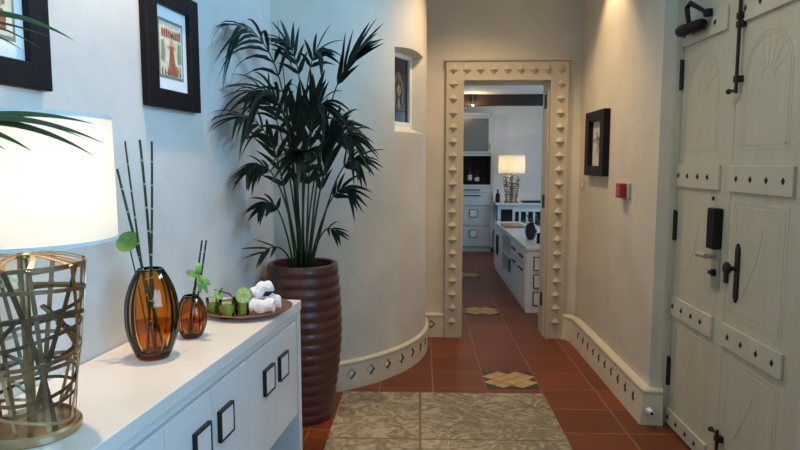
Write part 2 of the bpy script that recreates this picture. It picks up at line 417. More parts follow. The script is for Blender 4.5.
# ---- baseboards with pierced diamonds
def baseboard(name, path, h, t, spacing, d, label, start=0., batter=0., ends=True):
    # path: list of (x, y) on the wall side, room on the right-hand side of travel
    P = [V((x, y, 0)) for x, y in path]
    nrm = []
    for i in range(len(P)):
        a = (P[min(i+1, len(P)-1)]-P[max(i-1, 0)]).normalized()
        if 0 < i < len(P)-1:
            e1 = (P[i]-P[i-1]).normalized(); e2 = (P[i+1]-P[i]).normalized()
            n1 = V((e1.y, -e1.x, 0)); n2 = V((e2.y, -e2.x, 0)); nn = (n1+n2).normalized(); nrm.append(nn/max(.4, nn.dot(n1)))
        else: nrm.append(V((a.y, -a.x, 0)))
    ln = [0.]
    for i in range(1, len(P)): ln.append(ln[-1]+(P[i]-P[i-1]).length)
    def at(u, z, off):
        for i in range(len(P)-1):
            if u <= ln[i+1]+1e-9: break
        q = (u-ln[i])/(ln[i+1]-ln[i]); n = nrm[i].lerp(nrm[i+1], q)
        return P[i].lerp(P[i+1], q)+n*(off+batter*(1-z/h))+V((0,0,z))
    mb = MB(); cells = []; u = start
    cuts = set(ln)
    while u+spacing < ln[-1]-.01:
        cells.append((u, u+spacing)); u += spacing
    edges = sorted(set([0.]+[c[0] for c in cells]+[c[1] for c in cells]+[l for l in ln if not any(c[0] < l < c[1] for c in cells)]))
    zt = h-.028
    ct = {round(c[0], 5): c for c in cells}
    for a, b in zip(edges[:-1], edges[1:]):
        if b-a < 1e-5: continue
        if round(a, 5) in ct:
            m_ = (a+b)/2; zc = h*.53
            c00, c10, c11, c01 = at(a,0,t), at(b,0,t), at(b,zt,t), at(a,zt,t)
            D = [at(m_,zc-d,t), at(m_+d*.95,zc,t), at(m_,zc+d,t), at(m_-d*.95,zc,t)]
            G = [at(m_,zc-d,t-.02), at(m_+d*.95,zc,t-.02), at(m_,zc+d,t-.02), at(m_-d*.95,zc,t-.02)]
            I = [at(m_,zc-d*.62,t-.008), at(m_+d*.6,zc,t-.008), at(m_,zc+d*.62,t-.008), at(m_-d*.6,zc,t-.008)]
            J = [at(m_,zc-d*.62,t-.02), at(m_+d*.6,zc,t-.02), at(m_,zc+d*.62,t-.02), at(m_-d*.6,zc,t-.02)]
            mb.add([c00,c10,c11,c01]+D, [(0,1,4),(1,5,4),(1,2,5),(2,6,5),(2,3,6),(3,7,6),(3,0,7),(0,4,7)], 0)
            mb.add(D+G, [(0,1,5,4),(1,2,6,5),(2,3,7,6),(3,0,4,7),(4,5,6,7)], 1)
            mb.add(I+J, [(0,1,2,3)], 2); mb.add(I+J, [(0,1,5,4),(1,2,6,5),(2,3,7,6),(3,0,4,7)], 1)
        else:
            mb.add([at(a,0,t),at(b,0,t),at(b,zt,t),at(a,zt,t)], [(0,1,2,3)], 0)
        prof = [(t, zt), (t+.006, zt+.004), (t+.007, zt+.014), (t, h-.004), (t-.012, h), (-.01, h)]
        for (o0, z0), (o1, z1) in zip(prof[:-1], prof[1:]):
            mb.add([at(a,z0,o0),at(b,z0,o0),at(b,z1,o1),at(a,z1,o1)], [(0,1,2,3)], 0)
    if ends:
        for u in (0., ln[-1]):
            mb.add([at(u,0,t),at(u,zt,t),at(u,h,t-.01),at(u,h,-.01),at(u,0,-.01)], [(0,1,2,3,4)], 0)
    return struct(mb, name, [M['cream_trim'], M['niche_dark'], M['white_top']], label, 'baseboard')
arc = [tuple(tp(a, TR-.003, 0)[:2]) for a in [-86+i*2.0 for i in range(50)] if tp(a, TR, 0).y < FY]
Larc = TR*math.radians(2.0)
u0 = TR*math.radians(86-54.66)-.147/2-.147*3
baseboard('baseboard_curved', arc, .192, .02, .147, .037, 'cream curved baseboard with a row of diamond insets at the curved wall', start=u0)
baseboard('baseboard_far', [(-.02,FY),(.208,FY)], .2, .03, .14, .036, 'short cream baseboard with a diamond inset left of the doorway', start=.045)
baseboard('baseboard_right', [(1.165,FY),(1.20,5.04),(1.235,5.0),(1.262,4.93),(RWX-.01,4.80),(RWX-.005,3.39),(1.345,3.385)], .20, .03, .1335, .031, 'long cream baseboard with dark diamond cutouts along the right wall', start=.30, batter=.028)

# ---- doorway casing with pyramids
dr = thing('door_1', (.685,FY,0), 'far doorway with cream casing studded with small pyramids', 'doorway', kind='structure')
mb = MB()
cx0, cx1, cz, yf = .205, 1.168, 2.232, 4.995
mb.box((cx0,yf,0),(OX0+.005,FY,cz), ch=.004); mb.box((OX1-.005,yf,0),(cx1,FY,cz), ch=.004); mb.box((OX0+.005,yf,OZ),(OX1-.005,FY,cz), ch=.003)
# bead around the opening and cap moulding
mb.box((OX0-.012,yf-.008,0),(OX0+.008,yf,OZ+.012)); mb.box((OX1-.008,yf-.008,0),(OX1+.012,yf,OZ+.012)); mb.box((OX0+.008,yf-.008,OZ-.008),(OX1-.008,yf,OZ+.012))
mb.box((cx0-.012,yf-.012,cz),(cx1+.012,FY,cz+.02), ch=.004)
def pyr(x, z, r=.038, h=.032):
    mb.add([(x-r,yf,z),(x,yf,z-r),(x+r,yf,z),(x,yf,z+r),(x,yf-h,z)], [(0,1,4),(1,2,4),(2,3,4),(3,0,4)])
for k in range(20):
    z = 2.165-.1125*k
    if z < .03: continue
    pyr((cx0+OX0-.012)/2, z); pyr((cx1+OX1+.012)/2, z)
xa, xb = (cx0+OX0-.012)/2, (cx1+OX1+.012)/2
for k in range(1, 8): pyr(xa+(xb-xa)*k/8, 2.165)
mb.build('casing', M['casing'], dr)
mb = MB(); mb.box((OX0-.004,FY,0),(OX0+.014,FY+.22,OZ)); mb.box((OX1-.014,FY,0),(OX1+.004,FY+.22,OZ)); mb.box((OX0+.014,FY,OZ-.014),(OX1-.014,FY+.22,OZ+.004))
mb.build('jamb', M['cream_trim'], dr)
for z in (1.93, 1.12, .30):
    mb = MB(); mb.box((OX1-.017,FY+.06,z-.055),(OX1-.014,FY+.10,z+.055)); mb.tube([(OX1-.018,FY+.11,z-.055),(OX1-.018,FY+.11,z+.055)], .005, 8); mb.build('hinge', M['iron'], dr)

# ---- mosaic floor tiles
def mosaic(y0, label):
    x0, x1, y1 = .432, .770, y0+.3175
    mb = MB(); mb.box((x0,y0,.0),(x1,y1,.003), 0)
    rows = [2,3,2,3,2]
    for r, n in enumerate(rows):
        yy = y0+.3175*(r+1)/6
        for k in range(n):
            xx = x0+(x1-x0)*((.32, .68)[k] if n == 2 else (.14, .5, .86)[k])
            rx, ry = .0565, .0490
            mb.add([(xx-rx,yy,.0045),(xx,yy-ry,.0045),(xx+rx,yy,.0045),(xx,yy+ry,.0045),(xx-rx,yy,.003),(xx,yy-ry,.003),(xx+rx,yy,.003),(xx,yy+ry,.003)],
                   [(0,1,2,3),(0,4,5,1),(1,5,6,2),(2,6,7,3),(3,7,4,0)], 1)
    return tag(mb.build('mosaic_tile', [M['slate'], M['mosaic']], org=((x0+x1)/2, y0+.16, 0)), label, 'floor tile', 'mosaic tiles let into the floor', 'structure')
mosaic(3.859, 'yellow and slate mosaic floor tile nearest the beige rug')
mosaic(3.857+.3195*6, 'yellow and slate mosaic floor tile just beyond the far doorway')
mosaic(3.857+.3195*12, 'dim mosaic floor tile deepest in the far room')

# ------------------------------------------------------------------ rug
mb = MB(); mb.box((-.48,1.86,.001),(.772,3.757,.011), ch=.004)
tag(mb.build('area_rug', M['rug'], org=(0,3.757,0)), 'faded beige patchwork rug lying on the terracotta floor', 'rug')

# ------------------------------------------------------------------ near sideboard (left wall frame: x=s, y=out)
SB0, SBF, SBH = -1.80, .41, .81
def handle_at(T, x, z, parent, sz=.106):
    # dark square ring pull with a white inset, on a face whose outward axis is +y at y=0
    mb = MB(T); r = .008; dp = .014
    for lo, hi in (((x,0,z),(x+r,dp,z+sz)),((x+sz-r,0,z),(x+sz,dp,z+sz)),((x+r,0,z),(x+sz-r,dp,z+r)),((x+r,0,z+sz-r),(x+sz-r,dp,z+sz))): mb.box(lo, hi)
    h = mb.build('handle', M['bronze'], parent)
    mb = MB(T); mb.box((x+r,0,z+r),(x+sz-r,dp-.0015,z+sz-r)); mb.build('handle_inset', M['white_paint'], parent)
    return h
sb = thing('sideboard', LW @ Matrix.Translation((-.9,.2,0)), 'long white sideboard with dark square handles against the left wall', 'sideboard')
mb = MB(LW); mb.box((SB0,.004,.765),(.012,SBF,SBH), ch=.003); mb.build('top', M['white_top'], sb)
mb = MB(LW); mb.box((SB0+.04,.01,.28),(-.03,SBF-.028,.765)); mb.box((SB0+.04,SBF-.03,.735),(-.03,SBF-.012,.765)); mb.build('carcass', M['white_paint'], sb)
for s0 in (SB0, -.032):
    mb = MB(LW); mb.box((s0,.006,0),(s0+.042,SBF-.004,.765), ch=.002); mb.build('side_panel', M['white_paint'], sb)
DF = LW @ Matrix.Translation((0,SBF-.008,0))
seams = [-.042-.287*k for k in range(7)]
for k in range(6):
    a, b = seams[k+1]+.002, seams[k]-.002
    mb = MB(LW); mb.box((a,SBF-.028,.285),(b,SBF-.008,.725), ch=.0015); d = mb.build('door', M['white_paint'], sb)
    # handles sit beside the seam shared by a pair of doors
    hx = a+.034 if k % 2 == 0 else b-.026-.106
    handle_at(DF, hx, .527, d)

# ------------------------------------------------------------------ table lamps
def cage_strips(mb, r0, r1, z0, z1, neck_r, neck_z, seed):
    R = random.Random(seed)
    def sp(a, q, e=0.):
        r = r0+(r1-r0)*q+e; return V((r*math.cos(a), r*math.sin(a), z0+(z1-z0)*q)), V((math.cos(a), math.sin(a), -.1))
    k = 0
    for i in range(17):
        a = 2*PI*i/17+R.uniform(-.12,.12); tw = R.choice([-1,1])*R.uniform(.05,1.0)
        pts, nn = [], []
        e = R.uniform(-.0025,.0025)
        for j in range(13):
            q = j/12; p, n = sp(a+tw*q, q, e); pts.append(p); nn.append(n)
        # fold over the shoulder to the neck
        a2 = a+tw; a3 = a2+R.uniform(-.6,.6)
        for j in range(1, 7):
            q = j/6; r = r1+(neck_r-r1)*q; aa = a2+(a3-a2)*q
            z = z1+(neck_z-z1)*math.sin(q*PI/2)**.8+.004*math.sin(q*PI)
            pts.append(V((r*math.cos(aa), r*math.sin(aa), z))); nn.append(V((math.cos(aa)*.35*(1-q)+.01, math.sin(aa)*.35*(1-q), 1)))
        mb.ribbon(pts, nn, R.uniform(.008,.0115), .0018, R.choice([0,0,1]))
    for i in range(10):
        zc = .06+.88*i/9; A = R.uniform(.02,.075); ph = R.uniform(0, 2*PI); e = R.uniform(-.004,.004)
        pts, nn = [], []
        for j in range(37):
            a = 2*PI*j/36; q = min(1, max(0.01, zc+A*math.sin(a+ph))); p, n = sp(a, q, e); pts.append(p); nn.append(n)
        mb.ribbon(pts, nn, R.uniform(.0075,.0105), .0018, R.choice([0,0,1]))
    for i in range(6):
        a = R.uniform(0, 2*PI); tw = R.choice([-1,1])*R.uniform(1.3,2.6); q0 = R.uniform(0,.35); q1 = R.uniform(.6,1.)
        pts, nn = [], []
        for j in range(19):
            q = j/18; p, n = sp(a+tw*q, q0+(q1-q0)*q, -.003); pts.append(p); nn.append(n)
        mb.ribbon(pts, nn, R.uniform(.0075,.0105), .0018, R.choice([0,1]))
def table_lamp(loc, label, seed=3):
    t = thing('table_lamp', loc, label, 'lamp', 'woven brass table lamps')
    T = WM[t]
    mb = MB(T); mb.lathe([(.103,0),(.106,.004),(.106,.018),(.101,.024),(.092,.026),(.012,.028)], 48); mb.build('base', M['brass'], t, True, angle=35)
    mb = MB(T); mb.tube([(0,0,.026),(0,0,.425)], .011, 14); mb.lathe([(.012,0),(.022,.004),(.022,.012),(.012,.018)], 20, (0,0,.415)); mb.build('stem', M['brass'], t, True, angle=35)
    mb = MB(T); cage_strips(mb, .089, .133, .026, .405, .022, .425, seed); mb.build('woven_cage', [M['brass'], M['brass_dark']], t)
    mb = MB(T); mb.tube([(0,0,.433),(0,0,.50)], .013, 14); mb.build('lamp_socket', M['brass_dark'], t, True, angle=35)
    mb = MB(T); mb.lathe([(.012,.50),(.02,.52),(.03,.55),(.03,.57),(.02,.592),(.004,.60)], 20); mb.build('bulb', M['bulb'], t, True)
    n = 64
    def cyl(r, z0, z1, th):
        return [(r,z0),(r,z1),(r-th,z1),(r-th,z0),(r,z0)]
    mb = MB(T); mb.lathe([(.205,.457),(.202,.742)], n, cap0=False, cap1=False); sh = mb.build('lamp_shade', M['shade'], t, True)
    for z0, r in ((.455,.2055),(.735,.2030)):
        mb = MB(T); mb.lathe(cyl(r,z0,z0+.009,.003), n, cap0=False, cap1=False); mb.build('shade_rim', M['shade_rim'], sh)
    mb = MB(T)
    for k in range(3):
        a = 2*PI*k/3+.4; mb.tube([(.014*math.cos(a),.014*math.sin(a),.50),(.10*math.cos(a),.10*math.sin(a),.735),(.201*math.cos(a),.201*math.sin(a),.738)], .0018, 6)
    mb.build('shade_spider', M['brass_dark'], t)
    return t
def lamp_light(name, loc, energy, col, r=.03):
    l = bpy.data.lights.new(name, 'POINT'); l.energy = energy; l.color = col; l.shadow_soft_size = r
    o = bpy.data.objects.new(name, l); COL.objects.link(o); o.location = loc; return o
LAMP = V((-.919,1.39,SBH))
table_lamp(LAMP, 'woven brass table lamp with white drum shade on the near sideboard', 5)
table_lamp((1.432,9.78,.80), 'woven table lamp with glowing shade in the far room', 8)

# ------------------------------------------------------------------ amber vases with horsetail stems
def vase(loc, prof_fn, H, rb, rt, label, deep, nr=17):
    t = thing('vase', loc, label, 'vase', 'ribbed amber glass vases')
    T = WM[t]; N_ = 28
    outer = [(prof_fn(i/N_), H*i/N_) for i in range(N_+1)]
    rib = lambda w, z: 1+.016*math.cos(nr*w)*math.sin(PI*min(1, z/H))
    mb = MB(T)
    prof = [(.001,0)]+outer+[(rt-.003,H+.002)]+[(max(.004, r-.006), z) for r, z in reversed(outer[:-1]) if z > .012]+[(.001,.012)]
    mb.lathe(prof, 88, fn=rib, cap0=False, cap1=False)
    mb.build('glass_body', M['amber'] if not deep else M['amber_dark'], t, True)
    mb = MB(T); lv = .42
    wp = [(.001,.0135)]+[(prof_fn(i/N_)-.0075, H*i/N_) for i in range(N_+1) if .014 < H*i/N_ < H*lv]
    mb.lathe(wp, 88, fn=rib, cap0=False, cap1=True); mb.build('water', M['amber_dark'] if not deep else M['amber_dark'], t, True, angle=40)
    return t
def bell(rb, rm, rt, pk):
    def f(q):
        if q < pk: x = 1-q/pk; return rm-(rm-rb)*x**2.3
        x = (q-pk)/(1-pk); return rm-(rm-rt)*x**2.2
    return f
V1 = V((-.872,1.955,SBH)); V2 = V((-.832,2.19,SBH))
vase(V1, bell(.049,.083,.040,.50), .293, .049, .040, 'tall amber ribbed vase on the sideboard, larger of the two', False)
vase(V2, bell(.031,.055,.027,.47), .153, .031, .027, 'small dark amber ribbed vase beside the tall amber one', True)
def stem(base, tip, r, label, group, nodes=6, bend=0.):
    b, t_ = V(base), V(tip); mid = (b+t_)/2+V((bend,0,0))
    pts = [(b*(1-q)**2+mid*2*q*(1-q)+t_*q*q) for q in [i/14 for i in range(15)]]
    mb = MB(); mb.tube(pts, [r*(1-.25*i/14) for i in range(15)], 9, 0)
    for k in range(1, nodes+1):
        q = (k+.3)/(nodes+1.2); p = b*(1-q)**2+mid*2*q*(1-q)+t_*q*q
        q2 = q+.008; p2 = b*(1-q2)**2+mid*2*q2*(1-q2)+t_*q2*q2
        mb.tube([p, p2], r*1.12, 9, 1)
    return tag(mb.build('horsetail_stem', [M['horsetail'], M['node_pale']], org=base, smooth=True, angle=40), label, 'stem', group)
g = 'horsetail stems in the vases'
stem(V1+V((.035,.01,.014)), (-.963,1.95,1.425), .0052, 'leftmost horsetail stem leaning out of the tall amber vase', g, 7, -.006)
stem(V1+V((.015,-.02,.014)), (-.931,1.945,1.512), .0038, 'thin horsetail stem second from left in the tall vase', g, 7, -.006)
stem(V1+V((.0,.018,.014)), (-.888,1.955,1.517), .0052, 'thick upright horsetail stem third from left in the tall vase', g, 8, .012)
stem(V1+V((-.02,.0,.014)), (-.852,1.96,1.512), .0046, 'rightmost horsetail stem in the tall vase', g, 8, .012)
stem(V2+V((-.014,0,.014)), (-.783,2.19,1.166), .0042, 'left horsetail stem in the small dark vase', g, 6, .002)
stem(V2+V((-.006,.012,.014)), (-.771,2.20,1.165), .0042, 'right horsetail stem in the small dark vase', g, 6, .004)
def blade_poly(pts_w, base, ax, up, bendz=0.):
    pass
def round_leaf(c, r, nrm, stalk_to, name, label, lobes=0, matn='lime_leaf'):
    mb = MB(); n = V(nrm).normalized(); a = n.orthogonal().normalized(); b = n.cross(a); c = V(c)
    N_ = 28; ring = []
    for j, q in enumerate((.0, .35, .7, 1.)):
        for k in range(N_):
            w_ = 2*PI*k/N_; rr = r*q*(1+.10*math.cos(w_)+(.35*math.cos(lobes*w_) if lobes else 0)*q)
            ring.append(c+(a*math.cos(w_)*1.15+b*math.sin(w_)*.92)*rr+n*(r*.22*q*q+.03*r*math.sin(3*w_)*q))
    fs = [(j*N_+k, j*N_+(k+1) % N_, (j+1)*N_+(k+1) % N_, (j+1)*N_+k) for j in range(3) for k in range(N_)]
    for off, flip in ((0, False), (.0012, True)):
        mb.add([p+n*off for p in ring], [f[::-1] if flip else f for f in fs], 0)
    s_ = V(stalk_to); m_ = (c+s_)/2+V((0,0,.012))
    mb.tube([s_, (s_+m_)/2+V((0,0,.003)), m_, (m_+c)/2, c], .0022, 7, 1)
    return tag(mb.build(name, [M[matn], M['stalk']], org=stalk_to, smooth=True), label, 'leaf' if not lobes else 'flower')
round_leaf((-.930,1.935,1.196), .032, (.5,-.9,.25), V1+V((.0,-.025,.05)), 'round_leaf', 'round lime green leaf behind the stems of the tall vase')
# lime orchid bloom on the small vase
fl = thing('orchid_bloom', V2+V((.005,-.012,.05)), 'lime green bloom hanging from the small dark vase', 'flower')
mb = MB(); mb.tube([V2+V((.0,-.012,.02)),V2+V((.012,-.016,.15)),V2+V((.035,-.03,.235)),V2+V((.045,-.035,.255))], .0024, 7); mb.build('flower_stalk', M['stalk'], fl, True)
fc = V2+V((.046,-.04,.235))
for k, (dx, dz, L_, wd) in enumerate([(0,.032,.05,.022),(-.016,.006,.045,.024),(.020,-.012,.06,.022),(.008,-.035,.062,.020),(.03,-.045,.075,.018)]):
    mb = MB(); d = V((dx,-.004*k,dz)).normalized(); n_ = V((.45,-.85,.25)); sd = d.cross(n_).normalized()
    vs, fs = [], []
    for j in range(8):
        q = j/7; w_ = wd*math.sin(PI*(.08+.9*q))**.7; p = fc+d*L_*q+n_*(.012*math.sin(q*PI)-.01*q)
        vs += [p-sd*w_/2, p+n_*.002, p+sd*w_/2]
    for j in range(7): fs += [(j*3,j*3+1,j*3+4,j*3+3),(j*3+1,j*3+2,j*3+5,j*3+4)]
    mb.add(vs, fs); mb.add([v+n_*.001 for v in vs], [f[::-1] for f in fs]); mb.build('petal', M['lime_flower'], fl, True)

# ------------------------------------------------------------------ copper tray with drinks and towels
TY = V((-.742,2.635,SBH))
mb = MB(); mb.lathe([(.001,.001),(.13,.001),(.135,.003),(.165,.016),(.183,.024),(.186,.0245),(.186,.027),(.182,.028),(.163,.020),(.132,.007),(.128,.006),(.001,.006)], 64, TY, cap0=False, cap1=False)
tag(mb.build('serving_tray', M['copper'], org=TY, smooth=True, angle=50), 'round copper serving tray at the far end of the sideboard', 'tray')
def tumbler(p, label):
    t = thing('drink_glass', p, label, 'glass', 'green drinks on the copper tray'); T = WM[t]
    mb = MB(T); mb.lathe([(.001,0),(.0285,0),(.0315,.03),(.0335,.072),(.0325,.0725),(.0315,.066),(.0275,.006),(.001,.006)], 28, cap0=False, cap1=False); mb.build('glass_body', M['clear'], t, True, angle=45)
    mb = MB(T); mb.lathe([(.001,.0065),(.0272,.0065),(.0305,.045),(.0310,.062),(.001,.062)], 28, cap0=False, cap1=False); mb.build('green_drink', M['juice'], t, True, angle=45)
    return t
tz = SBH+.0062
G = [(-.862,2.560), (-.795,2.515), (-.752,2.580)]
tg = tumbler((G[0][0],G[0][1],tz), 'green drink in a glass at the left of the copper tray')
dup(tg, (G[1][0],G[1][1],tz), 'green drink in a glass at the front of the copper tray, middle one')
dup(tg, (G[2][0],G[2][1],tz), 'green drink in a glass nearest the white towels')
def lime(c, r, nrm, label):
    t = thing('lime_slice', c, label, 'lime slice', 'lime slices on the drinks'); T = Matrix.Translation(V(c)) @ V((0,0,1)).rotation_difference(V(nrm)).to_matrix().to_4x4()
    t.matrix_world = T; WM[t] = T
    mb = MB(T); mb.lathe([(r*.93,-.003),(r,-.002),(r,.002),(r*.93,.003)], 28); mb.build('rind', M['lime_rind'], t, True, angle=40)
    mb = MB(T)
    for k in range(8):
        a0, a1 = 2*PI*k/8+.06, 2*PI*(k+1)/8-.06
        for zz in (-.0036, .0036):
            vs = [(r*.1*math.cos((a0+a1)/2), r*.1*math.sin((a0+a1)/2), zz)]+[(r*.88*math.cos(a0+(a1-a0)*j/5), r*.88*math.sin(a0+(a1-a0)*j/5), zz) for j in range(6)]
            n_ = len(vs); z0 = math.copysign(.0028, zz)
            vs += [(x, y, z0) for x, y, _ in vs]
            mb.add(vs, [tuple(range(n_))]+[(i, (i+1) % n_, (i+1) % n_+n_, i+n_) for i in range(n_)])
    mb.build('flesh', M['lime_flesh'], t)
lime((-.832,2.535,tz+.092), .022, (.75,-.5,.15), 'small lime slice perched between the left drinks')
lime((-.735,2.545,tz+.086), .034, (.55,-.8,.10), 'big lime slice on the drink nearest the towels')
mb = MB(); mb.tube([(-.775,2.545,tz+.014),(-.778,2.545,tz+.078),(-.793,2.54,tz+.094),(-.850,2.53,tz+.113)], .0026, 8)
tag(mb.build('drinking_straw', M['straw'], org=(-.775,2.545,tz), smooth=True), 'bent black straw in the drink beside the towels', 'straw', 'black straws in the drinks')
mb = MB(); mb.tube([(-.858,2.545,tz+.012),(-.842,2.535,tz+.078),(-.815,2.527,tz+.121)], .0026, 8)
tag(mb.build('drinking_straw', M['straw'], org=(-.858,2.545,tz), smooth=True), 'short straight black straw in the leftmost drink', 'straw', 'black straws in the drinks')
def towel(c, ax, L_, r, label, seed):
    R = random.Random(seed); ax = V(ax).normalized(); a = ax.cross(V((0,0,1))).normalized(); b = a.cross(ax); c = V(c)
    mb = MB(); turns = 2.6; n = 54
    from mathutils import noise as NZ
    pts = []
    for k in range(n+1):
        w_ = 2*PI*turns*k/n; rr = r*(.18+.82*k/n); pts.append((rr*math.cos(w_), rr*math.sin(w_)))
    th = r*.26; vs, fs = [], []; S = 12
    for j in range(S+1):
        off = ax*L_*(j/S-.5)+b*.004*math.sin(j*.7+seed)+a*.004*math.cos(j*.95+seed); e = .0 if 0 < j < S else .08
        for (x, y) in pts:
            l = math.hypot(x, y); q = 1-e+.05*math.sin(j*2+l*300+seed)+.05*math.sin(3*math.atan2(y, x)+j)
            vs.append(c+off+(a*x+b*y)*q)
        for (x, y) in pts:
            l = math.hypot(x, y); q = (l-th)/l*(1-.5*0); vs.append(c+off+(a*x+b*y)*max(.05, q))
    m_ = n+1
    for j in range(S):
        for k in range(n):
            A, B = j*2*m_, (j+1)*2*m_
            fs += [(A+k,A+k+1,B+k+1,B+k), (A+m_+k+1,A+m_+k,B+m_+k,B+m_+k+1)]
    for j in (0, S):
        A = j*2*m_
        for k in range(n): fs.append((A+k,A+k+1,A+m_+k+1,A+m_+k))
    A, B = n, 2*m_
    for j in range(S): fs.append((j*2*m_+n, j*2*m_+m_+n, (j+1)*2*m_+m_+n, (j+1)*2*m_+n))
    vs = [v+NZ.noise_vector((v-c)*34+V((seed*7,0,0)))*.0036 for v in vs]
    lo = min(v.z for v in vs); vs = [v if v.z > lo+.003 else V((v.x, v.y, lo+.003)) for v in vs]
    mb.add(vs, fs)
    return tag(mb.build('rolled_towel', M['towel'], org=c-V((0,0,r)), smooth=True, angle=50), label, 'towel', 'white rolled towels on the tray')
towel((-.664,2.575,tz+.0345), (1,.02,.0), .100, .034, 'white rolled towel lying at the front of the pile', 1)
towel((-.655,2.645,tz+.036), (1,.35,.0), .10, .034, 'white rolled towel at the back right of the pile', 2)
towel((-.675,2.612,tz+.098), (.8,.5,.38), .088, .030, 'white rolled towel resting on top of the pile', 3)

for o_ in list(COL.objects):
    if o_.parent is None and o_.name.split('.')[0] in ('serving_tray', 'drink_glass', 'lime_slice', 'drinking_straw', 'rolled_towel'):
        o_.location = o_.location+V((.014, -.072, 0))

# ------------------------------------------------------------------ framed pictures
def picture(T, u0, u1, z0, z1, bw, bh, depth, label, draw, matm, group=None, mu=(.14,.14,.15,.15), glass=False):
    # T: local x along the wall, y out, z up
    org = T @ V(((u0+u1)/2, 0, z0))
    t = thing('framed_picture', org, label, 'picture', group)
    mb = MB(T); d = depth; ch = .004
    mb.box((u0,.001,z0),(u0+bw,d,z1), ch=ch); mb.box((u1-bw,.001,z0),(u1,d,z1), ch=ch)
    mb.box((u0+bw-.002,.001,z0),(u1-bw+.002,d,z0+bh), ch=ch); mb.box((u0+bw-.002,.001,z1-bh),(u1-bw+.002,d,z1), ch=ch)
    mb.build('frame', M['frame_black'], t)
    a0, a1, b0, b1 = u0+bw-.003, u1-bw+.003, z0+bh-.003, z1-bh+.003
    mb = MB(T); mb.box((a0,.002,b0),(a1,.010,b1)); mb.build('mat_board', matm, t)
    p0, p1 = a0+(a1-a0)*mu[0], a1-(a1-a0)*mu[1]; q0, q1 = b0+(b1-b0)*mu[2], b1-(b1-b0)*mu[3]
    draw(t, T, p0, p1, q0, q1)
    return t
def poster(t, T, a0, a1, b0, b1):
    W, H = a1-a0, b1-b0; mb = MB(T); y = .010
    f = lambda u, v: (a0+W*u, b0+H*v)
    def pol(pts, k, m_): mb.prism([f(*p) for p in pts], y, y+.0006*k, m_)
    pol([(0,0),(1,0),(1,1),(0,1)], 1, 1); pol([(.05,.05),(.95,.05),(.95,.95),(.05,.95)], 2, 0)
    R = random.Random(4)
    # ornamental reddish band at the top
    for k in range(9):
        u = .12+.088*k; pol([(u,.70),(u+.07,.69),(u+.075,.80+.05*math.sin(k)),(u+.035,.85),(u,.81)], 3, 3)
    # side drapery
    pol([(.08,.30),(.22,.26),(.26,.45),(.20,.66),(.10,.62)], 3, 4); pol([(.76,.28),(.92,.30),(.90,.62),(.80,.66),(.73,.45)], 3, 4)
    # dancer in a long orange gown
    pol([(.28,.08),(.74,.07),(.66,.22),(.60,.40),(.57,.58),(.45,.58),(.42,.40),(.38,.22)], 4, 2)
    pol([(.45,.56),(.57,.56),(.58,.64),(.52,.66),(.44,.64)], 5, 6)
    pol([(.48,.65),(.55,.65),(.56,.72),(.515,.75),(.47,.72)], 5, 6)
    pol([(.47,.71),(.56,.71),(.55,.77),(.515,.79),(.48,.77)], 6, 5)
    pol([(.44,.62),(.35,.55),(.37,.50),(.46,.57)], 5, 6); pol([(.57,.62),(.66,.55),(.64,.50),(.56,.57)], 5, 6)
    for k in range(7):
        u = .09+.12*k; h = R.uniform(.08,.19); pol([(u,.06),(u+.06,.06),(u+.05,.06+h),(u+.02,.06+h*1.1)], 3, 5)
    pol([(.62,.1),(.76,.1),(.78,.18),(.70,.25),(.62,.19)], 5, 2)
    mb.build('print', [M['print_cream'], M['print_olive'], M['print_orange'], M['print_red'], M['print_green'], M['print_dark'], M['print_skin']], t)
def poster_b(t, T, a0, a1, b0, b1):
    W, H = a1-a0, b1-b0; mb = MB(T); y = .010
    f = lambda u, v: (a0+W*u, b0+H*v)
    def pol(pts, k, m_): mb.prism([f(*p) for p in pts], y, y+.0006*k, m_)
    pol([(0,0),(1,0),(1,1),(0,1)], 1, 1); pol([(.05,.05),(.95,.05),(.95,.95),(.05,.95)], 2, 0)
    for r in range(3):
        for k in range(4):
            u, v = .14+.185*k, .10+.29*r
            pol([(u,v),(u+.13,v),(u+.14,v+.19),(u+.07,v+.25),(u-.01,v+.19)], 3, 2 if (k+r) % 3 else 3)
    for k in range(3): pol([(.2+.22*k,.40),(.32+.22*k,.36),(.36+.22*k,.56),(.27+.22*k,.66)], 5, 4)
    pol([(.6,.45),(.72,.42),(.78,.7),(.68,.93),(.58,.75)], 5, 4)
    mb.build('print', [M['print_cream'], M['print_olive'], M['print_orange'], M['print_red'], M['print_green']], t)
def leafprint(t, T, a0, a1, b0, b1):
    W, H = a1-a0, b1-b0; mb = MB(T); y = .010
    f = lambda u, v: (a0+W*u, b0+H*v)
    def pol(pts, k, m_): mb.prism([f(*p) for p in pts], y, y+.0006*k, m_)
    pol([(0,0),(1,0),(1,1),(0,1)], 1, 0)
    R = random.Random(2)
    for k in range(15):
        u, v = R.gauss(.55,.12), R.gauss(.60,.09); r = R.uniform(.04,.09); a = R.uniform(0,6)
        pol([(u+r*math.cos(a+2*PI*j/6)*1.1, v+r*math.sin(a+2*PI*j/6)*.9) for j in range(6)], 2+(k % 4), 1)
    pol([(.50,.12),(.53,.12),(.56,.6),(.53,.6)], 2, 2)
    for k in range(4): pol([(.3+.11*k,.22),(.33+.11*k,.22),(.44+.05*k,.52),(.42+.05*k,.52)], 2, 2)
    mb.build('print', [M['matboard_warm'], M['print_green'], M['print_olive']], t)
gp = 'black framed posters on the left wall'
picture(LW, -.560, -.152, 1.655, 2.118, .080, .072, .030, 'black framed dancer poster, right one of the two on the left wall', poster, M['matboard'], gp, (.13,.13,.15,.15))
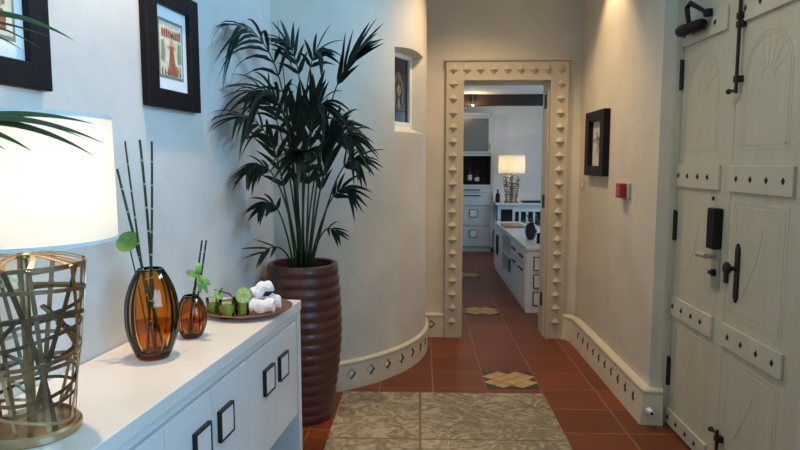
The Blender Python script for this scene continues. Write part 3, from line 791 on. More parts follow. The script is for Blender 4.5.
picture(LW, -1.475, -1.066, 1.648, 2.118, .080, .072, .030, 'black framed poster cut off by the photo edge, above the table lamp', poster_b, M['matboard'], gp, (.13,.13,.15,.15))
picture(RW, -4.735, -4.262, 1.345, 1.803, .095, .070, .045, 'small black framed botanical print alone on the right wall', leafprint, M['matboard_warm'], None, (.05,.05,.05,.05))

# ------------------------------------------------------------------ red call point and switch plate on the right wall
t = thing('fire_call_point', (RWX,3.89,1.215), 'red fire alarm call point on a pale plate on the right wall', 'alarm box')
mb = MB(RW); mb.box((-3.985,.0005,1.222),(-3.80,.012,1.316), ch=.003); mb.build('back_plate', M['grey_plastic'], t)
mb = MB(RW); mb.box((-3.945,.012,1.222),(-3.855,.05,1.312), ch=.006); mb.build('red_housing', M['red'], t)
mb = MB(RW); mb.box((-3.925,.05,1.24),(-3.875,.0515,1.29)); mb.build('press_panel', mat('press_panel', (.5,.06,.06), .3), t)
t = thing('light_switch', (RWX,4.9,1.23), 'small narrow switch plate near the far corner of the right wall', 'switch')
mb = MB(RW); mb.box((-4.925,.0005,1.225),(-4.868,.010,1.305), ch=.003); mb.build('plate', M['grey_plastic'], t)
mb = MB(RW); mb.box((-4.908,.010,1.245),(-4.885,.015,1.285), ch=.002); mb.build('rocker', M['white_paint'], t)

# ------------------------------------------------------------------ entrance double door (leaf face x=1.38, faces -X)
DX = 1.38
ED = frame_xy(DX, 0, 0, 0, -1)     # local x = -Y, y = out (-X), z
fr = thing('door_2', (DX,2.8,0), 'cream entrance door surround on the right wall', 'door frame', kind='structure')
mb = MB()
mb.box((1.345,3.372,0),(1.42,3.39,2.50)); mb.box((1.345,2.06,0),(1.42,2.20,2.50), ch=.003); mb.box((1.345,2.20,2.40),(1.42,3.372,2.50), ch=.003)

mb.build('jamb', M['door_paint'], fr)
def moulding(mb, pts, closed=False, w=.005, t=.0016, y=0.0006):
    P = [V((x, y, z)) for x, z in pts]
    if closed: P = P+[P[0]]
    for a, b in zip(P[:-1], P[1:]):
        d = (b-a); 
        if d.length < 1e-6: continue
        d.normalize(); mb.ribbon([a-d*w*.4, b+d*w*.4], V((0,1,0)), w, t)
def leaf(y_h, y_s, boards, studs_y, root, label, flip):
    # y_h: hinge side Y, y_s: seam side Y
    x0, x1 = -max(y_h, y_s), -min(y_h, y_s)
    mb = MB(ED); mb.box((x0+.002,-.04,.006),(x1-.002,0,2.395), ch=.002); mb.build('leaf_board', M['door_paint'], root)
    bx0_, bx1_ = boards
    zs = [(2.037,2.145),(1.315,1.432),(.618,.722),(.008,.094)]
    for zi, (za, zb_) in enumerate(zs):
        mb = MB(ED); mb.box((bx0_,0,za),(bx1_,.013,zb_), ch=.003); rb = mb.build('rail_board', M['board_paint'], root)
        for sy in studs_y:
            mb = MB(ED); x, z = -sy, (za+zb_)/2; r = .0135
            mb.add([(x-r,.013,z),(x,.013,z-r*1.25),(x+r,.013,z),(x,.013,z+r*1.25),(x,.022,z)], [(0,1,4),(1,2,4),(2,3,4),(3,0,4),(3,2,1,0)]); mb.build('stud', M['iron'], rb)
    px0, px1 = (bx0_+.045, bx1_-.03)
    mb = MB(ED)
    # arched fan panel
    c = (px0+px1)/2; R_ = (px1-px0)/2-.03; zc = 1.97-R_
    for rr in (R_, R_-.018):
        arch = [(c-rr,1.50+(R_-rr))]+[(c-rr*math.cos(PI*k/18), zc+rr*math.sin(PI*k/18)) for k in range(19)]+[(c+rr,1.50+(R_-rr))]
        moulding(mb, arch, True)
    for k in range(1, 8):
        a = PI*k/8; moulding(mb, [(c+.05*math.cos(a), zc+.05*math.sin(a)-.02),(c+(R_-.03)*math.cos(a), zc+(R_-.03)*math.sin(a))], w=.0035)
    moulding(mb, [(c-.045*math.cos(PI*k/10), zc-.02+.045*math.sin(PI*k/10)) for k in range(11)], True, w=.0035)
    for za, zb_ in ((.775,1.27),(.14,.575)):
        for e in (0, .02): moulding(mb, [(px0+e,za+e),(px1-e,za+e),(px1-e,zb_-e),(px0+e,zb_-e)], True)
        moulding(mb, [(px0+.1,za+.1),(c,za+.27),(c+.03,zb_-.1)], w=.0035)
    mb.build('carved_panel', M['board_paint'], root)
L1 = thing('entrance_door', (DX,3.37,0), 'left leaf of the cream entrance door, with electronic lock and lever', 'door')
leaf(3.368, 2.802, (-3.362,-2.897), (3.335,3.225,3.11,3.005), L1, '', 1)
L2 = thing('entrance_door', (DX,2.2,0), 'right leaf of the cream entrance door, with long black handle', 'door')
leaf(2.802, 2.202, (-2.80,-2.325), (2.735,2.62,2.50,2.385), L2, '', 1)
for z0, z1 in ((1.825,1.975),(1.03,1.185),(.222,.378)):
    mb = MB(ED); mb.box((-3.371,0,z0),(-3.352,.012,z1), ch=.002)
    mb.tube([(-3.370,.010,z0-.004),(-3.370,.010,z1+.004)], .007, 10); mb.build('hinge', M['iron'], L1)
# electronic lock
mb = MB(ED); mb.box((-2.925,0,.865),(-2.855,.012,1.10), ch=.003); mb.build('lock_plate', M['steel'], L1)
mb = MB(ED); mb.box((-2.930,.0,1.045),(-2.850,.042,1.235), ch=.009); mb.build('card_reader', M['black'], L1)
mb = MB(ED); mb.tube([(-2.885,.012,1.012),(-2.885,.06,1.012)], .011, 12); mb.tube([(-2.885,.055,1.012),(-2.93,.06,1.012),(-2.97,.058,1.010),(-2.995,.050,1.008)], [.013,.012,.012,.010], 12); mb.build('lever', M['steel'], L1, True, angle=40)
mb = MB(ED); mb.tube([(-2.885,.012,.935),(-2.885,.026,.935)], .017, 16); mb.box((-2.905,.026,.927),(-2.865,.036,.943), ch=.002); mb.build('thumb_turn', M['black'], L1)
mb = MB(ED); mb.tube([(-2.955,-.001,1.275),(-2.955,.006,1.275)], .010, 14); mb.build('peephole', M['iron'], L1)
# black pull on the right leaf
mb = MB(ED)
mb.prism([(-2.715,.858),(-2.70,.835),(-2.685,.858),(-2.685,1.072),(-2.70,1.095),(-2.715,1.072)], 0, .010); mb.build('handle_plate', M['iron'], L2)
mb = MB(ED); mb.lathe([(.001,0),(.010,0),(.010,.022),(.022,.028),(.026,.038),(.022,.048),(.001,.052)], 18, cap0=False, cap1=False)
# rotate the knob axis to +y
for i in range(len(mb.v)):
    q = ED.inverted() @ mb.v[i]; mb.v[i] = ED @ V((q.x-2.705, q.z+.008, q.y+.985))
mb.build('knob', M['iron'], L2, True, angle=50)
mb = MB(ED); mb.box((-2.80,.0,.905),(-2.775,.014,1.0), ch=.003); mb.build('latch_keep', M['iron'], L2)
# surface bolts
def bolt(z0, z1, name, knob_z, brackets, root):
    mb = MB(ED); x = -2.755
    mb.tube([(x,.024,z0),(x,.024,z1)], .0075, 10)
    for b_ in brackets: mb.box((x-.016,0,b_-.014),(x+.016,.033,b_+.014), ch=.003)
    mb.tube([(x,.024,knob_z),(x-.045,.03,knob_z)], .006, 8); mb.lathe([(.001,-.013),(.011,-.008),(.013,0),(.011,.008),(.001,.013)], 12, (x-.05,.03,knob_z), cap0=False, cap1=False)
    mb.build(name, M['iron'], root, True, angle=40)
bolt(1.74, 2.37, 'surface_bolt', 1.752, (1.80, 2.03, 2.065, 2.33), L2)
bolt(.01, .232, 'floor_bolt', .215, (.06, .19), L2)
# door closer: body on the leaf, arm to the frame above
mb = MB(ED)
mb.tube([(-3.30,.058,2.105),(-3.29,.058,2.105),(-3.27,.056,2.105),(-3.07,.046,2.098),(-3.05,.045,2.098)], [.014,.026,.030,.026,.018], 16); mb.box((-3.22,.015,2.08),(-3.10,.05,2.12), ch=.004)
mb.build('door_closer', M['black'], L1, True, angle=40)
mb = MB(ED); mb.tube([(-3.19,.056,2.125),(-3.20,.060,2.17),(-3.215,.058,2.205),(-3.19,.052,2.222),(-3.12,.045,2.185),(-3.055,.035,2.148)], [.011,.012,.013,.013,.011,.009], 12)
mb.lathe([(.001,-.02),(.02,-.016),(.022,0),(.02,.016),(.001,.02)], 14, (-3.04,.032,2.142), cap0=False, cap1=False); mb.build('closer_arm', M['black'], L1, True, angle=40)
# door stop on the baseboard end
t = thing('door_stop', (1.262,3.32,.075), 'small white door stop on the baseboard end beside the entrance door', 'door stop')
mb = MB(); mb.tube([(1.262,3.331,.085),(1.262,3.318,.085),(1.262,3.285,.085)], [.020,.015,.016], 18); mb.build('stop_body', M['white_porcelain'], t, True, angle=40)
mb = MB(); mb.tube([(1.262,3.285,.085),(1.262,3.281,.085)], .008, 12); mb.build('stop_screw', M['iron'], t)

# ------------------------------------------------------------------ palms
LWI = LW.inverted()
def rest_on_walls(mb, gap=.012):
    for i, v in enumerate(mb.v):
        q = LWI @ v
        if q.y < gap and q.x < .9: v = LW @ V((q.x, gap+(.0 if q.y < -.2 else .004*math.sin(q.z*40)), q.z))
        r = V((v.x-TC.x, v.y-TC.y)); 
        if r.length < TR+gap: r = r.normalized()*(TR+gap); v = V((TC.x+r.x, TC.y+r.y, v.z))
        mb.v[i] = v
def frond(parent, pts, n, L_, seed, mats, side_bias=None, droop=.35, t0=.35, wid=.026, up=V((0,0,1)), stalk_r=.006, spread=1.0):
    R = random.Random(seed)
    P = [V(p) for p in pts]
    def bez(t):
        Q = P[:]
        while len(Q) > 1: Q = [Q[i].lerp(Q[i+1], t) for i in range(len(Q)-1)]
        return Q[0]
    mb = MB(); NS = 16
    mb.tube([bez(i/NS) for i in range(NS+1)], [stalk_r*(1-.75*i/NS) for i in range(NS+1)], 7, 1)
    for i in range(n):
        q = t0+(1-t0)*(i+.5)/n; p = bez(q); tg = (bez(min(1, q+.01))-bez(q-.01)).normalized()
        face = (V((0,-.75,.66)) if up is None else up)
        sd = tg.cross(face)
        if sd.length < .15: sd = tg.cross(V((0,1,.2)))
        sd.normalize()
        for s_ in (-1, 1):
            e = (q-t0)/(1-t0)
            ln = L_*(.55+.6*math.sin(PI*(.12+.80*e)))*R.uniform(.85,1.12)
            fwd = .75+1.3*e
            d = (tg*fwd+sd*s_*spread*R.uniform(.8,1.1)+V((R.uniform(-.12,.12),R.uniform(-.15,.15),R.uniform(-.1,.15)))).normalized()
            w_ = wid*R.uniform(.8,1.15); segs = 6; vs, fs = [], []
            dr_ = droop*R.uniform(.6,1.4)
            nn = (d.cross(tg.cross(d))).normalized() if abs(d.dot(tg)) < .98 else V((0,0,1))
            nn = sd.cross(tg)*1.0
            if nn.z < 0 and up is not None: nn = -nn
            nn.normalize()
            wd_ = d.cross(nn).normalized()
            for j in range(segs+1):
                x = j/segs; pos = p+d*ln*x+V((0,0,-1))*ln*dr_*x*x
                ww = w_*(min(1, x*5+.25))*(1-x**2.2)
                vs += [pos-wd_*ww/2, pos-nn*ww*.18, pos+wd_*ww/2]
            for j in range(segs): fs += [(j*3,j*3+1,j*3+4,j*3+3),(j*3+1,j*3+2,j*3+5,j*3+4)]
            mb.add(vs, fs, 0)
    rest_on_walls(mb)
    return mb.build('frond', mats, parent, True)
PC = V((-.652,3.40,0))
pm = thing('potted_palm', PC, 'tall palm with dark feathery fronds in a ribbed brown pot', 'potted plant')
mb = MB(Matrix.Translation(PC)); rings = 15; H_ = .885
def potr(q): return .150+(.213-.150)*math.sin(PI/2*min(1, q/.62))**1.1 if q < .62 else .213-.020*((q-.62)/.38)**1.6
prof = [(.001,0)]
for k in range(rings):
    for j in range(7):
        q = (k+j/7)/rings; b = .0075*math.sin(PI*j/7); prof.append((potr(q)-.004+b, H_*q))
prof += [(potr(1)-.002,H_),(potr(1)-.010,H_+.004),(potr(1)-.025,H_),(potr(1)-.027,H_-.07),(.001,H_-.07)]
mb.lathe(prof, 72, cap0=False, cap1=False); mb.build('pot', M['pot'], pm, True, angle=60)
mb = MB(Matrix.Translation(PC)); mb.lathe([(.001,H_-.035),(.06,H_-.034),(.12,H_-.04),(.165,H_-.05),(.166,H_-.06)], 40, cap0=False, cap1=False); mb.build('soil', M['soil'], pm, True)
b0 = lambda dx, dy: PC+V((dx,dy,H_-.05))
# each frond: root offset on the soil, points of its arching rachis, leaflets per side, length, droop, start, width
F = [
 ((0.02,-0.03),[(-0.610,3.34,1.15),(-0.590,3.30,1.45),(-0.575,3.27,1.60),(-0.560,3.25,1.70),(-0.545,3.23,1.76)],7,0.24,0.12,0.30,0.032),
 ((-0.01,-0.02),[(-0.655,3.36,1.15),(-0.665,3.32,1.40),(-0.660,3.29,1.55),(-0.648,3.26,1.66),(-0.630,3.24,1.72)],6,0.24,0.15,0.32,0.034),
 ((0.03,0.01),[(-0.590,3.40,1.10),(-0.540,3.38,1.35),(-0.505,3.36,1.48),(-0.480,3.34,1.56),(-0.455,3.32,1.60)],8,0.22,0.15,0.36,0.030),
 ((-0.02,0.01),[(-0.700,3.38,1.10),(-0.730,3.32,1.32),(-0.745,3.26,1.44),(-0.755,3.22,1.52),(-0.765,3.18,1.56)],5,0.20,0.25,0.40,0.028),
 ((0.02,0.00),[(-0.573,3.400,1.236),(-0.523,3.340,1.780),(-0.450,3.280,1.830),(-0.366,3.200,1.970),(-0.295,3.120,2.000)],8,0.25,0.16,0.62,0.030),
 ((-0.02,0.02),[(-0.696,3.360,1.347),(-0.663,3.300,1.925),(-0.757,3.220,2.039),(-0.811,3.100,2.089),(-0.857,3.000,2.088)],9,0.33,0.85,0.42,0.022),
 ((0.00,0.03),[(-0.662,3.420,1.455),(-0.612,3.420,1.835),(-0.645,3.380,1.989),(-0.689,3.340,2.076),(-0.712,3.300,2.075)],7,0.17,0.30,0.55,0.024),
 ((-0.03,-0.02),[(-0.730,3.360,1.265),(-0.734,3.260,1.586),(-0.792,3.120,1.664),(-0.839,3.000,1.675),(-0.854,2.920,1.651)],8,0.24,0.50,0.50,0.024),
 ((0.03,-0.02),[(-0.559,3.320,1.268),(-0.468,3.240,1.610),(-0.405,3.160,1.616),(-0.348,3.100,1.583),(-0.330,3.060,1.543)],8,0.18,0.55,0.52,0.026),
 ((0.04,0.02),[(-0.523,3.360,1.157),(-0.447,3.300,1.429),(-0.386,3.240,1.476),(-0.329,3.200,1.465),(-0.310,3.140,1.445)],8,0.18,0.40,0.55,0.028),
 ((-0.02,0.00),[(-0.697,3.300,1.215),(-0.734,3.200,1.429),(-0.786,3.120,1.465),(-0.819,3.050,1.435),(-0.836,3.000,1.397)],7,0.13,0.50,0.52,0.028),
 ((-0.04,-0.03),[(-0.714,3.320,1.067),(-0.737,3.240,1.219),(-0.754,3.180,1.260),(-0.781,3.120,1.253),(-0.802,3.080,1.215)],6,0.12,0.35,0.45,0.030),
 ((-0.05,0.00),[(-0.730,3.360,0.985),(-0.766,3.300,1.004),(-0.784,3.240,1.001),(-0.807,3.200,0.985),(-0.818,3.160,0.975)],3,0.17,0.10,0.40,0.022),
 ((0.04,-0.02),[(-0.569,3.360,1.019),(-0.518,3.320,1.122),(-0.479,3.280,1.105),(-0.454,3.250,1.087),(-0.429,3.220,1.069)],4,0.10,0.25,0.50,0.018),
 ((0.00,-0.04),[(-0.628,3.280,1.243),(-0.582,3.180,1.607),(-0.535,3.100,1.750),(-0.473,3.020,1.752),(-0.445,2.960,1.699)],10,0.20,0.50,0.42,0.030),
 ((0.00,0.00),[(-0.656,3.320,1.295),(-0.666,3.240,1.636),(-0.687,3.160,1.781),(-0.728,3.080,1.817),(-0.764,3.020,1.781)],10,0.27,0.50,0.42,0.028),
 ((0.01,0.04),[(-0.625,3.440,1.233),(-0.586,3.500,1.512),(-0.519,3.520,1.669),(-0.453,3.540,1.692),(-0.420,3.550,1.648)],8,0.20,0.50,0.48,0.026),
 ((-0.01,-0.03),[(-0.620,3.260,1.165),(-0.581,3.160,1.430),(-0.565,3.080,1.504),(-0.570,3.000,1.512),(-0.578,2.940,1.474)],9,0.24,0.35,0.36,0.034),
 ((0.03,0.00),[(-0.561,3.380,1.083),(-0.500,3.360,1.266),(-0.442,3.340,1.326),(-0.397,3.320,1.317),(-0.375,3.300,1.285)],6,0.15,0.40,0.48,0.028),
 ((-0.01,0.03),[(-0.695,3.400,1.208),(-0.724,3.360,1.590),(-0.752,3.260,1.766),(-0.793,3.140,1.814),(-0.827,3.040,1.784)],9,0.26,0.60,0.48,0.022),
 ((0.01,0.00),[(-0.649,3.360,1.509),(-0.620,3.320,1.876),(-0.568,3.280,1.998),(-0.535,3.240,2.036),(-0.508,3.200,2.000)],7,0.20,0.35,0.58,0.026),
]
for i, (rt_, pts, n, L_, dr_, t0, wd) in enumerate(F):
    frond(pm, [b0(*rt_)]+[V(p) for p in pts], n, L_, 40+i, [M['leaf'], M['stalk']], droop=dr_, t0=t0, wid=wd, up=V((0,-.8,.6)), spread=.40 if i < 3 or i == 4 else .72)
# one spear leaf still folded
mb = MB(); P0, P1, P2 = b0(0,.0), V((-.704,3.34,1.72)), V((-.722,3.20,2.155))
mb.tube([P0.lerp(P1, t).lerp(P1.lerp(P2, t), t) for t in [i/12 for i in range(13)]], [.006-.0004*i for i in range(13)], 7, 0); mb.build('spear_leaf', [M['leaf']], pm, True)

# second palm just outside the frame at the left end of the sideboard: its leaf tips reach in over the lamp
NP = V((-.96,.70,0))
pn = thing('potted_palm', NP, 'palm mostly outside the left edge, leaf tips crossing the lamp shade', 'potted plant')
mb = MB(Matrix.Translation(NP)); mb.lathe([(.001,0),(.12,0),(.16,.25),(.165,.5),(.15,.62),(.135,.62),(.135,.56),(.001,.56)], 40, cap0=False, cap1=False); mb.build('pot', M['pot'], pn, True, angle=50)
mb = MB(Matrix.Translation(NP)); mb.lathe([(.001,.585),(.134,.575)], 30, cap0=False, cap1=False); mb.build('soil', M['soil'], pn, True)
def lone_leaves(tips, root, stalk_pts):
    mb = MB(); mb.tube(stalk_pts, [.006,.005,.004,.003], 7, 1)
    s_ = V(stalk_pts[-1])
    for (tip, bend, wd) in tips:
        tip = V(tip); m_ = (s_+tip)/2+V((0,0,bend)); vs, fs = [], []
        N_ = 14
        for j in range(N_+1):
            q = j/N_; p = s_*(1-q)**2+m_*2*q*(1-q)+tip*q*q; d = (m_-s_)*(1-q)+(tip-m_)*q; d.normalize()
            sd = d.cross(V((.55,-.5,.67))).normalized(); nn = sd.cross(d)
            ww = wd*min(1, q*4+.2)*(1-q**2.6)+.0006
            vs += [p-sd*ww/2, p+nn*ww*.15, p+sd*ww/2]
        for j in range(N_): fs += [(j*3,j*3+1,j*3+4,j*3+3),(j*3+1,j*3+2,j*3+5,j*3+4)]
        mb.add(vs, fs, 0)
    rest_on_walls(mb)
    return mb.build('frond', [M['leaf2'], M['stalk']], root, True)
TIPS1, TIPS2 = [], []
lone_leaves([((-.583,1.10,1.516),.035,.017),((-.555,1.08,1.481),.05,.017),((-.584,1.10,1.459),.055,.019),((-.672,1.06,1.467),.03,.017),((-.711,1.05,1.469),.015,.014),((-.60,1.10,1.49),.045,.010)],
            pn, [NP+V((.02,.0,.56)),(-.90,.80,1.2),(-.86,.93,1.46),(-.800,1.01,1.510)])
lone_leaves([((-.619,1.12,1.664),.05,.019),((-.650,1.10,1.666),.02,.008),((-.647,1.06,1.641),.03,.007),((-.673,1.06,1.635),.02,.007)],
            pn, [NP+V((-.01,.02,.56)),(-.93,.85,1.3),(-.86,.95,1.63),(-.785,1.01,1.682)])

# ------------------------------------------------------------------ far room
mb = MB(); mb.box((-.75,FY+.2,0),(-.6,10.9,2.42)); mb.box((-.6,10.35,0),(3.3,10.5,2.42)); mb.box((3.3,FY+.2,0),(3.45,10.5,2.42))
struct(mb, 'wall_room', M['ceiling'], 'pale bluish walls of the room beyond the doorway', 'wall')
struct(MB().box((-.75,FY+.2,2.42),(3.45,10.5,2.5)), 'ceiling', M['ceiling'], 'ceiling of the room beyond the doorway', 'ceiling')
struct(MB().box((-.6,9.25,2.262),(3.3,9.42,2.42), ch=.004), 'trim_1', M['beam'], 'dark wooden beam across the ceiling of the far room', 'beam')
# tall cabinet
cb = thing('tall_cabinet', (.83,10.1,0), 'tall pale minibar cabinet with glass door and square handles in the far room', 'cabinet')
X0, X1, YF = .50, 1.165, 9.87
mb = MB(); mb.box((X0,YF+.02,.08),(X0+.035,10.34,2.205)); mb.box((X1-.045,YF,.08),(X1,10.34,2.205)); mb.box((X0+.035,YF+.02,2.15),(X1-.045,10.34,2.205)); mb.box((X0+.035,YF+.02,1.53),(X1-.045,10.34,1.57)); mb.box((X0+.035,YF+.02,1.04),(X1-.045,10.34,1.075)); mb.box((X0+.035,10.3,.08),(X1-.045,10.34,2.15)); mb.box((X0+.035,YF+.04,.08),(X1-.045,YF+.06,1.04)); mb.box((X0+.03,YF+.05,0),(X1-.03,10.3,.08))
mb.build('carcass', M['bluegrey'], cb)
mb = MB(); mb.box((X0+.036,YF+.025,1.08),(X0+.05,10.29,1.528)); mb.box((X0+.05,10.28,1.08),(X1-.046,10.299,1.528)); mb.box((X1-.058,YF+.025,1.08),(X1-.046,10.28,1.528)); mb.box((X0+.05,YF+.03,1.0755),(X1-.058,10.28,1.083)); mb.build('niche_lining', M['cab_dark'], cb)
mb = MB()
for lo, hi in (((X0,YF,1.575),(X0+.045,YF+.019,2.145)),((X1-.09,YF,1.575),(X1-.046,YF+.019,2.145)),((X0+.045,YF,1.575),(X1-.09,YF+.019,1.60)),((X0+.045,YF,2.115),(X1-.09,YF+.019,2.145))): mb.box(lo, hi)
d_ = mb.build('door', M['bluegrey'], cb)
mb = MB(); mb.box((X0+.045,YF+.006,1.60),(X1-.09,YF+.014,2.115)); mb.build('glass_pane', M['cab_glass'], d_)
mb = MB(); mb.tube([(X1-.07,YF-.015,1.63),(X1-.07,YF-.015,1.73)], .006, 8); mb.box((X1-.074,YF-.014,1.635),(X1-.066,YF,1.645)); mb.box((X1-.074,YF-.014,1.715),(X1-.066,YF,1.725)); mb.build('handle', M['bronze'], d_)
CF = frame_xy(0, YF+.0, 0, 1, 0)
for z0, z1, kind in ((.955,1.035,'bar'),(.745,.95,'bar2'),(.425,.735,'sq'),(.09,.415,'sq')):
    mb = MB(); mb.box((X0+.037,YF+.002,z0),(X1-.047,YF+.04,z1), ch=.002); d_ = mb.build('drawer', M['bluegrey'], cb)
    if kind == 'sq': handle_at(frame_xy(0, YF+.002, 0, 1, 0), .79, (z0+z1)/2-.02, d_, .125)
    else:
        zc = (z0+z1)/2 if kind == 'bar' else .905
        mb = MB(); mb.box((.70,YF-.014,zc-.007),(.96,YF+.002,zc+.007)); mb.build('handle', M['bronze'], d_)
def bottle(loc, h, r, label, m_):
    t = thing('bottle', loc, label, 'bottle'); mb = MB(Matrix.Translation(V(loc))); mb.lathe([(.001,0),(r*.95,0),(r,.01),(r,h*.55),(r*.8,h*.66),(r*.36,h*.75),(r*.34,h*.93),(r*.42,h*.94),(r*.42,h),(.001,h)], 20, cap0=False, cap1=False); mb.build('bottle_body', m_, t, True, angle=50)
    mb = MB(Matrix.Translation(V(loc))); mb.lathe([(r*1.01,h*.2),(r*1.015,h*.2),(r*1.015,h*.48),(r*1.01,h*.48)], 20, cap0=False, cap1=False); mb.build('bottle_label', M['matboard_warm'] if m_ is not M['black'] else M['iron'], t)
    return t
bottle((.80,10.05,1.084), .30, .038, 'dark bottle standing in the open niche of the tall cabinet, left of another', M['vase_dark'])
bottle((.92,10.08,1.084), .22, .042, 'short dark bottle in the open niche of the tall cabinet, right of another', M['vase_dark'])
# console table
ct = thing('console_table', (1.9,10.02,0), 'white console table with slatted back under the far lamp', 'table')
TX0, TX1 = 1.185, 2.75
mb = MB(); mb.box((TX0,9.66,.765),(TX1,10.33,.80), ch=.003); mb.build('top', M['white_paint'], ct)
mb = MB(); mb.box((TX0+.03,9.69,.70),(TX1-.03,9.72,.765)); mb.build('apron', M['bluegrey'], ct)
for x, y in ((TX0+.03,9.70),(TX1-.08,9.70),(TX0+.03,10.25),(TX1-.08,10.25)):
    mb = MB(); mb.box((x,y-.0,0),(x+.05,y+.05,.765)); mb.build('leg', M['white_paint'], ct)
mb = MB(); mb.box((TX0+.03,9.72,.30),(TX1-.03,10.3,.325)); mb.build('shelf', M['white_paint'], ct)
mb = MB(); mb.box((TX0+.08,10.27,.325),(TX1-.08,10.29,.765)); mb.build('dark_space_panel', M['cab_dark'], ct)  # dark sheet put in for the shaded space under the table top
# white slatted chair in front of the table
ch = thing('slatted_chair', (1.62,9.45,0), 'white slat-back chair pulled up to the far table', 'chair')
for x in (1.38,1.80):
    mb = MB(); mb.box((x,9.24,0),(x+.035,9.275,.74), ch=.003); mb.build('leg', M['white_paint'], ch)
    mb = MB(); mb.box((x,9.60,0),(x+.035,9.635,.43), ch=.003); mb.build('leg', M['white_paint'], ch)
mb = MB(); mb.box((1.375,9.24,.43),(1.84,9.65,.465), ch=.006); mb.build('seat', M['white_paint'], ch)
mb = MB(); mb.box((1.415,9.245,.70),(1.80,9.27,.74), ch=.003); mb.build('top_rail', M['white_paint'], ch)
for k in range(3):
    mb = MB(); x = 1.475+.105*k; mb.box((x,9.25,.465),(x+.03,9.265,.70)); mb.build('slat', M['white_paint'], ch)
bottle((1.225,9.80,.80), .205, .036, 'dark bottle on the table left of the glowing lamp', M['black'])
mb = MB(); mb.box((1.62,9.70,.80),(2.35,9.98,.822), ch=.004)
tag(mb.build('desk_blotter', M['black'], org=(2.0,9.84,.80)), 'flat black blotter on the far table right of the lamp', 'blotter')
# far sideboard
FS = thing('sideboard', (1.24,7.1,0), 'white low sideboard along the right of the far room, seen end-on', 'sideboard')
fx0, fx1, fy0, fy1, fh = 1.02, 1.47, 5.87, 8.38, .637
mb = MB(); mb.box((fx0-.012,fy0-.01,fh-.03),(fx1,fy1,fh), ch=.003); mb.build('top', M['white_top'], FS)
# carcass with two open shelves
mb = MB(); oy0, oy1 = 6.85, 7.55
mb.box((fx0,fy0+.02,0),(fx1,oy0,fh-.03)); mb.box((fx0,oy1,0),(fx1,fy1,fh-.03)); mb.box((fx0,oy0,0),(fx1,oy1,.13)); mb.box((fx0,oy0,.345),(fx1,oy1,.37)); mb.box((fx0+.40,oy0,.13),(fx1,oy1,fh-.03)); mb.box((fx0,oy0,.58),(fx1,oy1,fh-.03))
mb.build('carcass', M['white_paint'], FS)
for k, (ya, yb) in enumerate(((7.57,7.97),(7.975,8.37),(5.90,6.36),(6.365,6.83))):
    mb = MB(); mb.box((fx0-.012,ya,.05),(fx0,yb,fh-.045 if k < 2 else .44), ch=.002); d_ = mb.build('door', M['white_paint'], FS)
    mb = MB()
    if k < 2: mb.box((fx0-.03,(8.02 if k else 7.90)-.0,.25),(fx0-.012,(8.02 if k else 7.90)+.02,.50))
    else: mb.box((fx0-.03,(ya+yb)/2-.12,.385),(fx0-.012,(ya+yb)/2+.12,.40))
    mb.build('handle', M['bronze'], d_)
for ya, yb in ((5.90,6.36),(6.365,6.83)):
    mb = MB(); mb.box((fx0-.012,ya,.45),(fx0,yb,.60), ch=.002); d_ = mb.build('drawer', M['white_paint'], FS)
    mb = MB(); mb.box((fx0-.03,(ya+yb)/2-.12,.515),(fx0-.012,(ya+yb)/2+.12,.53)); mb.build('handle', M['bronze'], d_)
EF = frame_xy(0, fy0+.008, 0, 1, 0)
mb = MB(); mb.box((fx0,fy0+.008,.0),(fx1,fy0+.02,fh-.03)); mb.build('end_panel', M['white_paint'], FS)
for z in (.07,.24,.41): handle_at(EF, 1.083, z, FS, .135)
# items on the far sideboard
t = thing('round_vase', (1.155,6.45,fh), 'dark globe vase holding a small leafy plant on the far sideboard', 'vase')
T = Matrix.Translation(V((1.155,6.45,fh))); mb = MB(T); mb.lathe([(.001,0),(.03,0),(.034,.008),(.05,.03),(.062,.085),(.056,.135),(.038,.165),(.036,.17),(.033,.165),(.001,.15)], 28, cap0=False, cap1=False); mb.build('vase_body', M['vase_dark'], t, True, angle=60)
pl = thing('leafy_sprig', (1.155,6.45,fh+.15), 'small green leafy sprig in the dark globe vase', 'plant')
R = random.Random(9); mb = MB()
for k in range(18):
    a = R.uniform(0, 2*PI); e = R.uniform(.3, 1.2); s_ = V((1.155,6.45,fh+.155)); d = V((math.cos(a)*math.cos(e), math.sin(a)*math.cos(e), math.sin(e))); c_ = s_+d*R.uniform(.06,.12)
    mb.tube([s_, c_], .0015, 5, 1); sd = d.orthogonal().normalized()*.016
    mb.add([c_-d*.008, c_+sd+V((0,0,.004)), c_+d*.035-V((0,0,.008)), c_-sd+V((0,0,.004))], [(0,1,2,3)], 0)
mb.build('sprig', [M['lime_leaf'], M['stalk']], pl)
mb = MB(); mb.lathe([(.001,0),(.035,0),(.035,.10),(.031,.10),(.031,.012),(.001,.012)], 24, (1.195,6.15,fh), cap0=False, cap1=False)
tag(mb.build('candle_holder', M['black'], org=(1.195,6.15,fh), smooth=True, angle=40), 'black cylindrical holder on the far sideboard near the door jamb', 'candle holder')
mb = MB(); mb.box((1.04,7.55,fh),(1.28,7.95,fh+.022), ch=.004); tag(mb.build('magazine', M['copper'], org=(1.16,7.75,fh)), 'flat brown folder lying on the far end of the far sideboard', 'folder')
mb = MB(); mb.box((1.06,7.0,.131),(1.30,7.38,.30), ch=.02); tag(mb.build('storage_basket', M['cab_dark'], org=(1.18,7.2,.131)), 'dark basket in the lower open shelf of the far sideboard', 'basket')

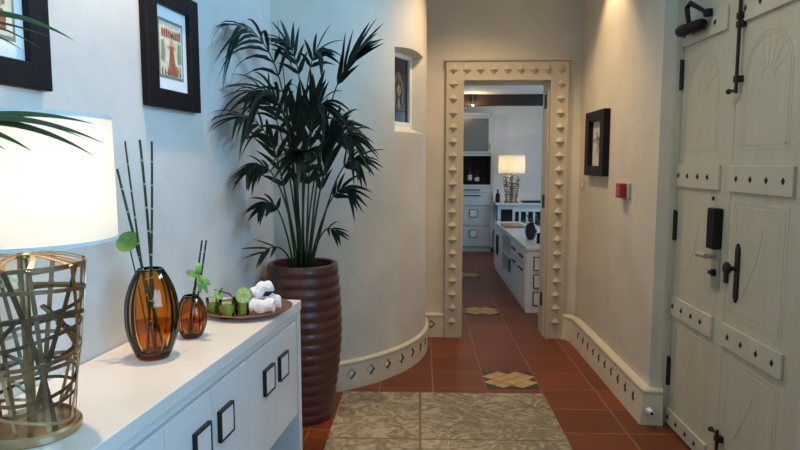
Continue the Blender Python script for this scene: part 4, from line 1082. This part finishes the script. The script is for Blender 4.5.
# ------------------------------------------------------------------ light fittings (all out of view above) and daylight
def downlight(x, y, z, energy, ang, col, tx=0., ty=0., blend=.5, label='', r=.03):
    t = thing('ceiling_downlight', (x,y,z), label, 'ceiling light', 'recessed downlights')
    mb = MB(); mb.lathe([(.035,-.012),(.055,-.010),(.058,0),(.03,0),(.03,-.004)], 24, (x,y,z), cap0=False, cap1=False); mb.build('bezel', M['white_paint'], t, True, angle=40)
    l = bpy.data.lights.new('downlight_lamp', 'SPOT'); l.energy = energy; l.color = col; l.spot_size = math.radians(ang); l.spot_blend = blend; l.shadow_soft_size = r
    o = bpy.data.objects.new('downlight_lamp', l); COL.objects.link(o); o.location = (x,y,z-.02)
    d = V((tx,ty,-1)); o.rotation_euler = d.to_track_quat('-Z', 'Y').to_euler()
    return t
WARM = (1, .72, .42); DAY = (.27, .62, 1.0)
downlight(-.80,2.05,CEIL-.001, 105, 68, (1,.70,.42), -.02, 0, .5, 'ceiling downlight above the posters on the left wall')
downlight(1.08,4.25,CEIL-.001, 40, 85, WARM, .02, 0, .6, 'ceiling downlight above the botanical print on the right')
downlight(.42,4.25,CEIL-.001, 62, 125, WARM, 0, 0, .9, 'ceiling downlight above the floor before the doorway')
downlight(.55,2.5,CEIL-.001, 24, 130, WARM, 0, 0, .9, 'unseen ceiling downlight added as warm fill above the hallway rug')  # added warm fill for the entrance door side, no such fitting seen
lamp_light('lamp_bulb_near', LAMP+V((0,0,.59)), 4.6, (1,.76,.48), .03)
lamp_light('lamp_bulb_far', V((1.432,9.78,1.385)), 7, (1,.68,.36), .03)
def area(name, loc, sx, sy, energy, col, rot):
    l = bpy.data.lights.new(name, 'AREA'); l.shape = 'RECTANGLE'; l.size = sx; l.size_y = sy; l.energy = energy; l.color = col
    o = bpy.data.objects.new(name, l); COL.objects.link(o); o.location = loc; o.rotation_euler = rot; return o
area('window_daylight', (RWX+.34,-.125,1.72), 1.75, 1.55, 92, DAY, (math.radians(90), 0, math.radians(90)))
area('transom_daylight', (RWX+.28,2.72,2.72), 1.2, .40, 60, DAY, (math.radians(80), 0, math.radians(90)))
area('far_room_daylight', (3.25,7.6,1.5), 2.0, 1.4, 40, (.42, .70, 1.0), (math.radians(90), 0, math.radians(90)))
# small spotlight by the beam
t = thing('beam_spotlight', (.76,9.16,2.30), 'small glowing spotlight at the left end of the dark ceiling beam', 'spotlight')
mb = MB(); mb.tube([(.76,9.16,2.42),(.76,9.16,2.30)], .008, 8); mb.tube([(.76,9.16,2.315),(.76,9.16,2.265)], [.022,.03], 14); mb.build('spot_body', M['brass_dark'], t)
mb = MB(); mb.lathe([(.001,-.012),(.014,-.008),(.017,0),(.014,.006),(.001,.008)], 14, (.76,9.16,2.255), cap0=False, cap1=False); mb.build('bulb', M['bulb'], t, True)
lamp_light('beam_spot_lamp', (.76,9.12,2.22), 5, (1,.72,.4), .02)

w = bpy.data.worlds.new('World'); SC.world = w; w.use_nodes = True
w.node_tree.nodes['Background'].inputs[0].default_value = (.45,.62,.9,1); w.node_tree.nodes['Background'].inputs[1].default_value = .25

# ------------------------------------------------------------------ camera
cam = bpy.data.cameras.new('Camera'); co = bpy.data.objects.new('Camera', cam); COL.objects.link(co)
cam.sensor_width = 36; cam.lens = 36*620/800; cam.clip_start = .02
co.location = (0,0,1.45)
co.rotation_euler = (math.radians(90)-math.atan(64/620), 0, math.radians(1.84))
SC.camera = co
SC.view_settings.view_transform = 'Standard'; SC.view_settings.look = 'None'; SC.view_settings.gamma = 1; SC.view_settings.exposure = .1
SC.view_settings.use_curve_mapping = False

SC.cycles.transparent_max_bounces = 32
